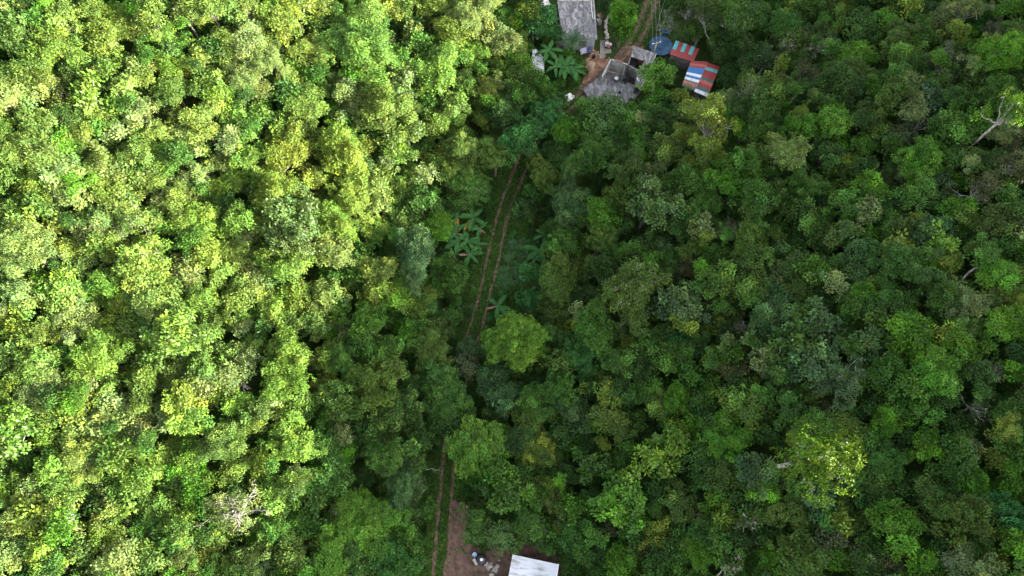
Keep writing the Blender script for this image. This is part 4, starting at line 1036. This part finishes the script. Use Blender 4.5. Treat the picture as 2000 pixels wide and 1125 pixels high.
# spiky plants
M['spiky'] = mat_banana('grey_green_blade', (.036, .100, .032), (.10, .18, .08))
def spiky_mesh(seed, n=17, L=1.0):
    rr = random.Random(seed); v, f = [], []
    for i in range(n):
        a = i * 2.39996; el = 1.25 - 1.1 * i / n + rr.uniform(-.15, .15); l = L * rr.uniform(.75, 1.1); w_ = .14
        d = Vector((math.cos(a), math.sin(a), 0)); s = Vector((-d.y, d.x, 0)); k = len(v)
        for t in (0, .4, .75, 1.0):
            p0 = d * l * t * math.cos(el * (1 - .25 * t)) + Vector((0, 0, l * (t * math.sin(el) - .30 * t * t)))
            ww = w_ * (1 - t) ** .6 * .5 + .004
            v += [tuple(p0 - s * ww), tuple(p0 + s * ww)]
        for j in range(3): f.append((k + 2 * j, k + 2 * j + 1, k + 2 * j + 3, k + 2 * j + 2))
    me = bpy.data.meshes.new('spiky_plant'); me.from_pydata(v, [], f); me.materials.append(M['spiky']); return me
sm = [spiky_mesh(k) for k in range(4)]
rr = random.Random(5); k = 0
for j in range(8):
    for i in range(5):
        px, py = 985 + i * 11.5 + rr.uniform(-4, 4) - j * 1.5, 474 + j * 12 + rr.uniform(-4, 4)
        if px > 1032 and py > 530: continue
        q = onto(px, py, .3)
        if abs(q.x - float(track_x(q.y))) < 1.5: continue
        o = link(bpy.data.objects.new('spiky_plant', sm[k % 4])); o.location = (q.x, q.y, G(q.x, q.y) + .02); s = rr.uniform(.75, 1.2); o.scale = (s, s, s); o.rotation_euler = (0, 0, rr.uniform(0, 6))
        tag(o, 'grey-green spiky plants massed right beside the dirt track', 'spiky plant', 'spiky plants beside the track'); k += 1
for px, py, s, lb in ((899, 598, 1.15, 'green spiky plant, the farther of the pair from the track'), (918, 603, 1.25, 'silvery spiky plant, the nearer of the pair to the track')):
    q = onto(px, py, .3); o = link(bpy.data.objects.new('spiky_plant', sm[k % 4])); o.location = (q.x, q.y, G(q.x, q.y) + .05); o.scale = (s, s, s); tag(o, lb, 'spiky plant'); k += 1
# fallen wood and loose boughs seen between the crowns
def bough(px, py, h, ln, yaw, r, mat, label, name='dead_branch', seed=0):
    q = onto(px, py, h); rr = random.Random(seed + int(px))
    z = G(q.x, q.y) + h; d = Vector((math.cos(yaw), math.sin(yaw), 0)); s = Vector((-d.y, d.x, 0))
    o = empty(name, (q.x, q.y, z)); tag(o, label, 'branch')
    pts = [Vector((q.x, q.y, z)) + d * ln * (t - .5) + s * rr.uniform(-.12, .12) * ln * .5 + Vector((0, 0, rr.uniform(0, .2) + t * .5)) for t in np.linspace(0, 1, 6)]
    MB().tube(pts, [r, r * .9, r * .8, r * .65, r * .5, r * .25], 7).build('limb', mat, o, True)
    for i in range(3):
        p0 = pts[2 + i]; e = p0 + d * ln * rr.uniform(.15, .3) + s * ln * rr.choice((-1, 1)) * rr.uniform(.15, .3) + Vector((0, 0, .3))
        MB().tube([p0, p0.lerp(e, .5) + Vector((0, 0, .08)), e], [r * .5, r * .35, r * .15], 5).build('twig', mat, o, True)
bough(1912, 525, 3.0, 5.5, .45, .13, M['bark'], 'grey fallen branch among bright crowns near the shaded edge')
bough(962, 592, .25, 1.6, -.5, .06, M['bark'], 'pinkish dry stalk lying across the right wheel rut')
bough(846, 917, 3.2, 2.0, -.1, .045, M['bark'], 'thin pale bough jutting towards the lower track')
bough(1130, 1016, 3.5, 4.0, -.3, .09, M['bark'], 'bare pale bough over the dark gap above the white roof')
bough(1290, 985, 1.0, 3.0, 1.2, .08, M['bark'], 'short grey bough in the dark gap of the lower shaded slope')
# ------------------------------------------------------------------ undergrowth and small forest trees that fill between the crowns
OPEN = [  # photo polygons kept clear of undergrowth (ground level)
    [(1082, -20), (1170, -20), (1176, 112), (1085, 112)], [(1165, 20), (1200, 20), (1200, 110), (1165, 110)], [(1130, 200), (1140, 95), (1200, 90), (1290, 90), (1300, 130), (1240, 205)],
    [(1300, 75), (1370, 75), (1412, 125), (1395, 205), (1325, 190), (1296, 120)], [(1262, 62), (1322, 62), (1322, 116), (1262, 116)], [(1030, 95), (1072, 95), (1072, 150), (1030, 150)],
    [(850, 1130), (872, 985), (925, 985), (925, 1040), (1000, 1060), (1110, 1060), (1110, 1150), (850, 1150)], [(1040, -20), (1078, -20), (1078, 20), (1040, 20)], [(1280, 10), (1320, 10), (1320, 70), (1278, 70)], [(872, 415), (945, 415), (950, 505), (870, 505)], [(975, 465), (1035, 465), (1030, 560), (955, 560)]]
OPENW = [np.array([[*P(*q)][:2] for q in poly]) for poly in OPEN]
def in_poly(x, y, poly):
    r = np.zeros(len(x), bool); n = len(poly)
    for i in range(n):
        (x1, y1), (x2, y2) = poly[i], poly[(i + 1) % n]
        c = ((y1 > y) != (y2 > y)) & (x < (x2 - x1) * (y - y1) / (y2 - y1 + 1e-12) + x1)
        r ^= c
    return r
def spots(gap, x0, x1, y0, y1, seed):
    rg = np.random.default_rng(seed)
    xs, ys = np.meshgrid(np.arange(x0, x1, gap), np.arange(y0, y1, gap))
    x = xs.ravel() + rg.uniform(-.45, .45, xs.size) * gap; y = ys.ravel() + rg.uniform(-.45, .45, xs.size) * gap
    return x, y, rg
OC = np.array(OCC)
def cover(x, y, k):
    """Is the spot under a crown, shrunk by k?"""
    r = np.zeros(len(x), bool)
    for cx, cy, cr, cz in OC: r |= (x - cx) ** 2 + (y - cy) ** 2 < (cr * k) ** 2
    return r
def frame_mask(x, y, z, mg):
    q = np.stack([x, y, z - CAM_H], -1)
    up = np.array([0, math.cos(_p), math.sin(_p)]); fw = np.array([0, math.sin(_p), -math.cos(_p)])
    dep = q @ fw
    return (np.abs(q[:, 0] / dep) < (1000 + mg) / FPX) & (np.abs(q @ up / dep) < (562.5 + mg) / FPX)
TALL = [[(1120, 90), (1300, 90), (1310, 235), (1240, 250), (1120, 225)], [(1290, 75), (1412, 110), (1420, 225), (1380, 250), (1320, 235)], [(850, 400), (960, 400), (965, 550), (850, 550)], [(1020, 90), (1080, 90), (1080, 185), (1020, 185)], [(1075, 0), (1200, 0), (1200, 150), (1075, 150)], [(850, 900), (930, 900), (1110, 1040), (1110, 1180), (840, 1180)], [(955, 440), (1080, 440), (1050, 650), (940, 650)]]
TALLW = [np.array([[*P(*q)][:2] for q in poly]) for poly in TALL]
def clear(x, y, tw):
    ok = np.abs(x - track_x(y)) > tw
    for poly in OPENW: ok &= ~in_poly(x, y, poly)
    return ok
def small_crowns(x, y, z, rad, hgt, tone, style, keep, rg):
    """Leaf-clump masses joined into one mesh."""
    V, T = [], []
    for i in range(len(x)):
        st = style[i]
        cm, _, R0, hc = proto(st, 0 if rad[i] < 1.9 else 1, int(rg.integers(3)))
        n = len(cm.vertices)
        co = np.empty(n * 3, np.float32); cm.vertices.foreach_get('co', co); co = co.reshape(-1, 4, 3)
        ti = np.empty(n * 4, np.float32); cm.attributes['tint'].data.foreach_get('color', ti); ti = ti.reshape(-1, 4, 4)[:, 0, :3]
        sel = rg.random(len(co)) < keep
        co, ti = co[sel], ti[sel]
        s = rad[i] / R0; a = rg.uniform(0, 6.28)
        c_, s_ = math.cos(a) * s, math.sin(a) * s
        o = np.empty_like(co)
        o[..., 0] = co[..., 0] * c_ - co[..., 1] * s_ + x[i]; o[..., 1] = co[..., 0] * s_ + co[..., 1] * c_ + y[i]
        o[..., 2] = (co[..., 2] - hc) * s + z[i] + hgt[i]
        V.append(o); T.append(ti * tone[i])
    V = np.concatenate(V); T = np.concatenate(T)
    return V.reshape(-1, 3), np.arange(len(V) * 4).reshape(-1, 4), np.repeat(T, 4, 0)
def tones(n, keys, rg):
    c = np.array([COLR[k] for k in keys])[rg.integers(len(keys), size=n)]
    return c * np.exp(rg.normal(0, .2, (n, 1)))
# low bushes over the whole forest floor
x, y, rg = spots(1.6, -78, 78, -16, 108, 11)
z = ground(x, y)
ok = clear(x, y, 1.5) & frame_mask(x, y, z + 2, 90) & ~cover(x, y, .62)
x, y, z = x[ok], y[ok], z[ok]
valley = np.abs(x - axis_x(y)) < 10
rad = rg.uniform(.8, 1.7, len(x)) * np.where(valley, .75, 1); hgt = rg.uniform(.35, 1.9, len(x)) * np.where(valley, .5, 1)
near = np.abs(x - track_x(y)) < 3.2
rad = np.where(near, rad * .7, rad); hgt = np.where(near, hgt * .6, hgt)
v, f, tt = small_crowns(x, y, z, rad, hgt, tones(len(x), 'dgdgoe', rg), np.array(list('mfmcm'))[rg.integers(5, size=len(x))], .8, rg)
u = link(bpy.data.objects.new('undergrowth', mesh_np('undergrowth', v, f, M['leaf'], tt)))
tag(u, kind='stuff')
print('undergrowth', len(x), len(f))
# middling trees wherever no listed crown stands, and on past the frame up to the ridge that throws the shade
x, y, rg = spots(2.4, -125, 125, -75, 140, 12)
z = ground(x, y)
d = x - axis_x(y)
ok = (clear(x, y, 4.0) & frame_mask(x, y, z + 4, 190) & ~cover(x, y, .60)) | (frame_mask(x, y, z + 4, 520) & ~frame_mask(x, y, z + 4, 190) & clear(x, y, 4.0) & (rg.random(len(x)) < .42)) | ((d > CREST_D - 8) & (d < CREST_D + 4) & (y < 95))
for poly in TALLW: ok &= ~in_poly(x, y, poly)
ok &= (np.abs(d) > 11) | (rg.random(len(x)) < .25)
x, y, z = x[ok], y[ok], z[ok]
rad = rg.uniform(.8, 2.0, len(x)) * np.where(frame_mask(x, y, z + 4, 150), 1, 1.55); hgt = rg.uniform(2.4, 6.8, len(x))
v, f, tt = small_crowns(x, y, z, rad, hgt, tones(len(x), 'gdgoobydgp', rg), np.array(list('mfmcmo'))[rg.integers(6, size=len(x))], .8, rg)
V_, T_ = [v], [tt]
for x0, y0, z0, yaw, sx, sy, sz, cm, base in MASS:
    n = len(cm.vertices)
    co = np.empty(n * 3, np.float32); cm.vertices.foreach_get('co', co); co = co.reshape(-1, 3)
    ti = np.empty(n * 4, np.float32); cm.attributes['tint'].data.foreach_get('color', ti); ti = ti.reshape(-1, 4)[:, :3]
    a, b = co[:, 0] * sx, co[:, 1] * sy
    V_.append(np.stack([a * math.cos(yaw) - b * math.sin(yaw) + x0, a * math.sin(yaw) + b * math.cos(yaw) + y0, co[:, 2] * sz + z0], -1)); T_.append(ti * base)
v = np.concatenate(V_); tt = np.concatenate(T_); f = np.arange(len(v)).reshape(-1, 4)
u = link(bpy.data.objects.new('forest', mesh_np('forest', v, f, M['leaf'], tt)))
tag(u, kind='stuff')
print('forest', len(x), len(f))
# grass and weeds along the track, as blades
x, y, rg = spots(.30, -12, 32, -14, 112, 13)
dt = np.abs(x - track_x(y))
ok = (dt < 5.5) & ((np.abs(dt - .8) > .26) | (rg.random(len(x)) < .05)) & frame_mask(x, y, ground(x, y), 60)
for poly in OPENW[:3]: ok &= ~in_poly(x, y, poly)
dy = np.array([[*P(*q)][:2] for q in [(884, 976), (914, 980), (940, 1078), (1000, 1080), (990, 1140), (868, 1140)]])
ok &= ~in_poly(x, y, dy) | (rg.random(len(x)) < .08)
x, y = x[ok], y[ok]
cen = np.stack([x, y, ground(x, y) + .02], -1)
tone = tones(len(x), 'gbgo', rg) * 1.15
nrm = unit(np.stack([rg.normal(0, .2, len(x)), rg.normal(0, .2, len(x)), np.ones(len(x))], -1))
v, f, tt = rosettes(cen, nrm, 7, .36, .08, rg, tone, droop=-.5)
u = link(bpy.data.objects.new('grass', mesh_np('grass', v, f, M['leaf'], tt)))
tag(u, kind='stuff')
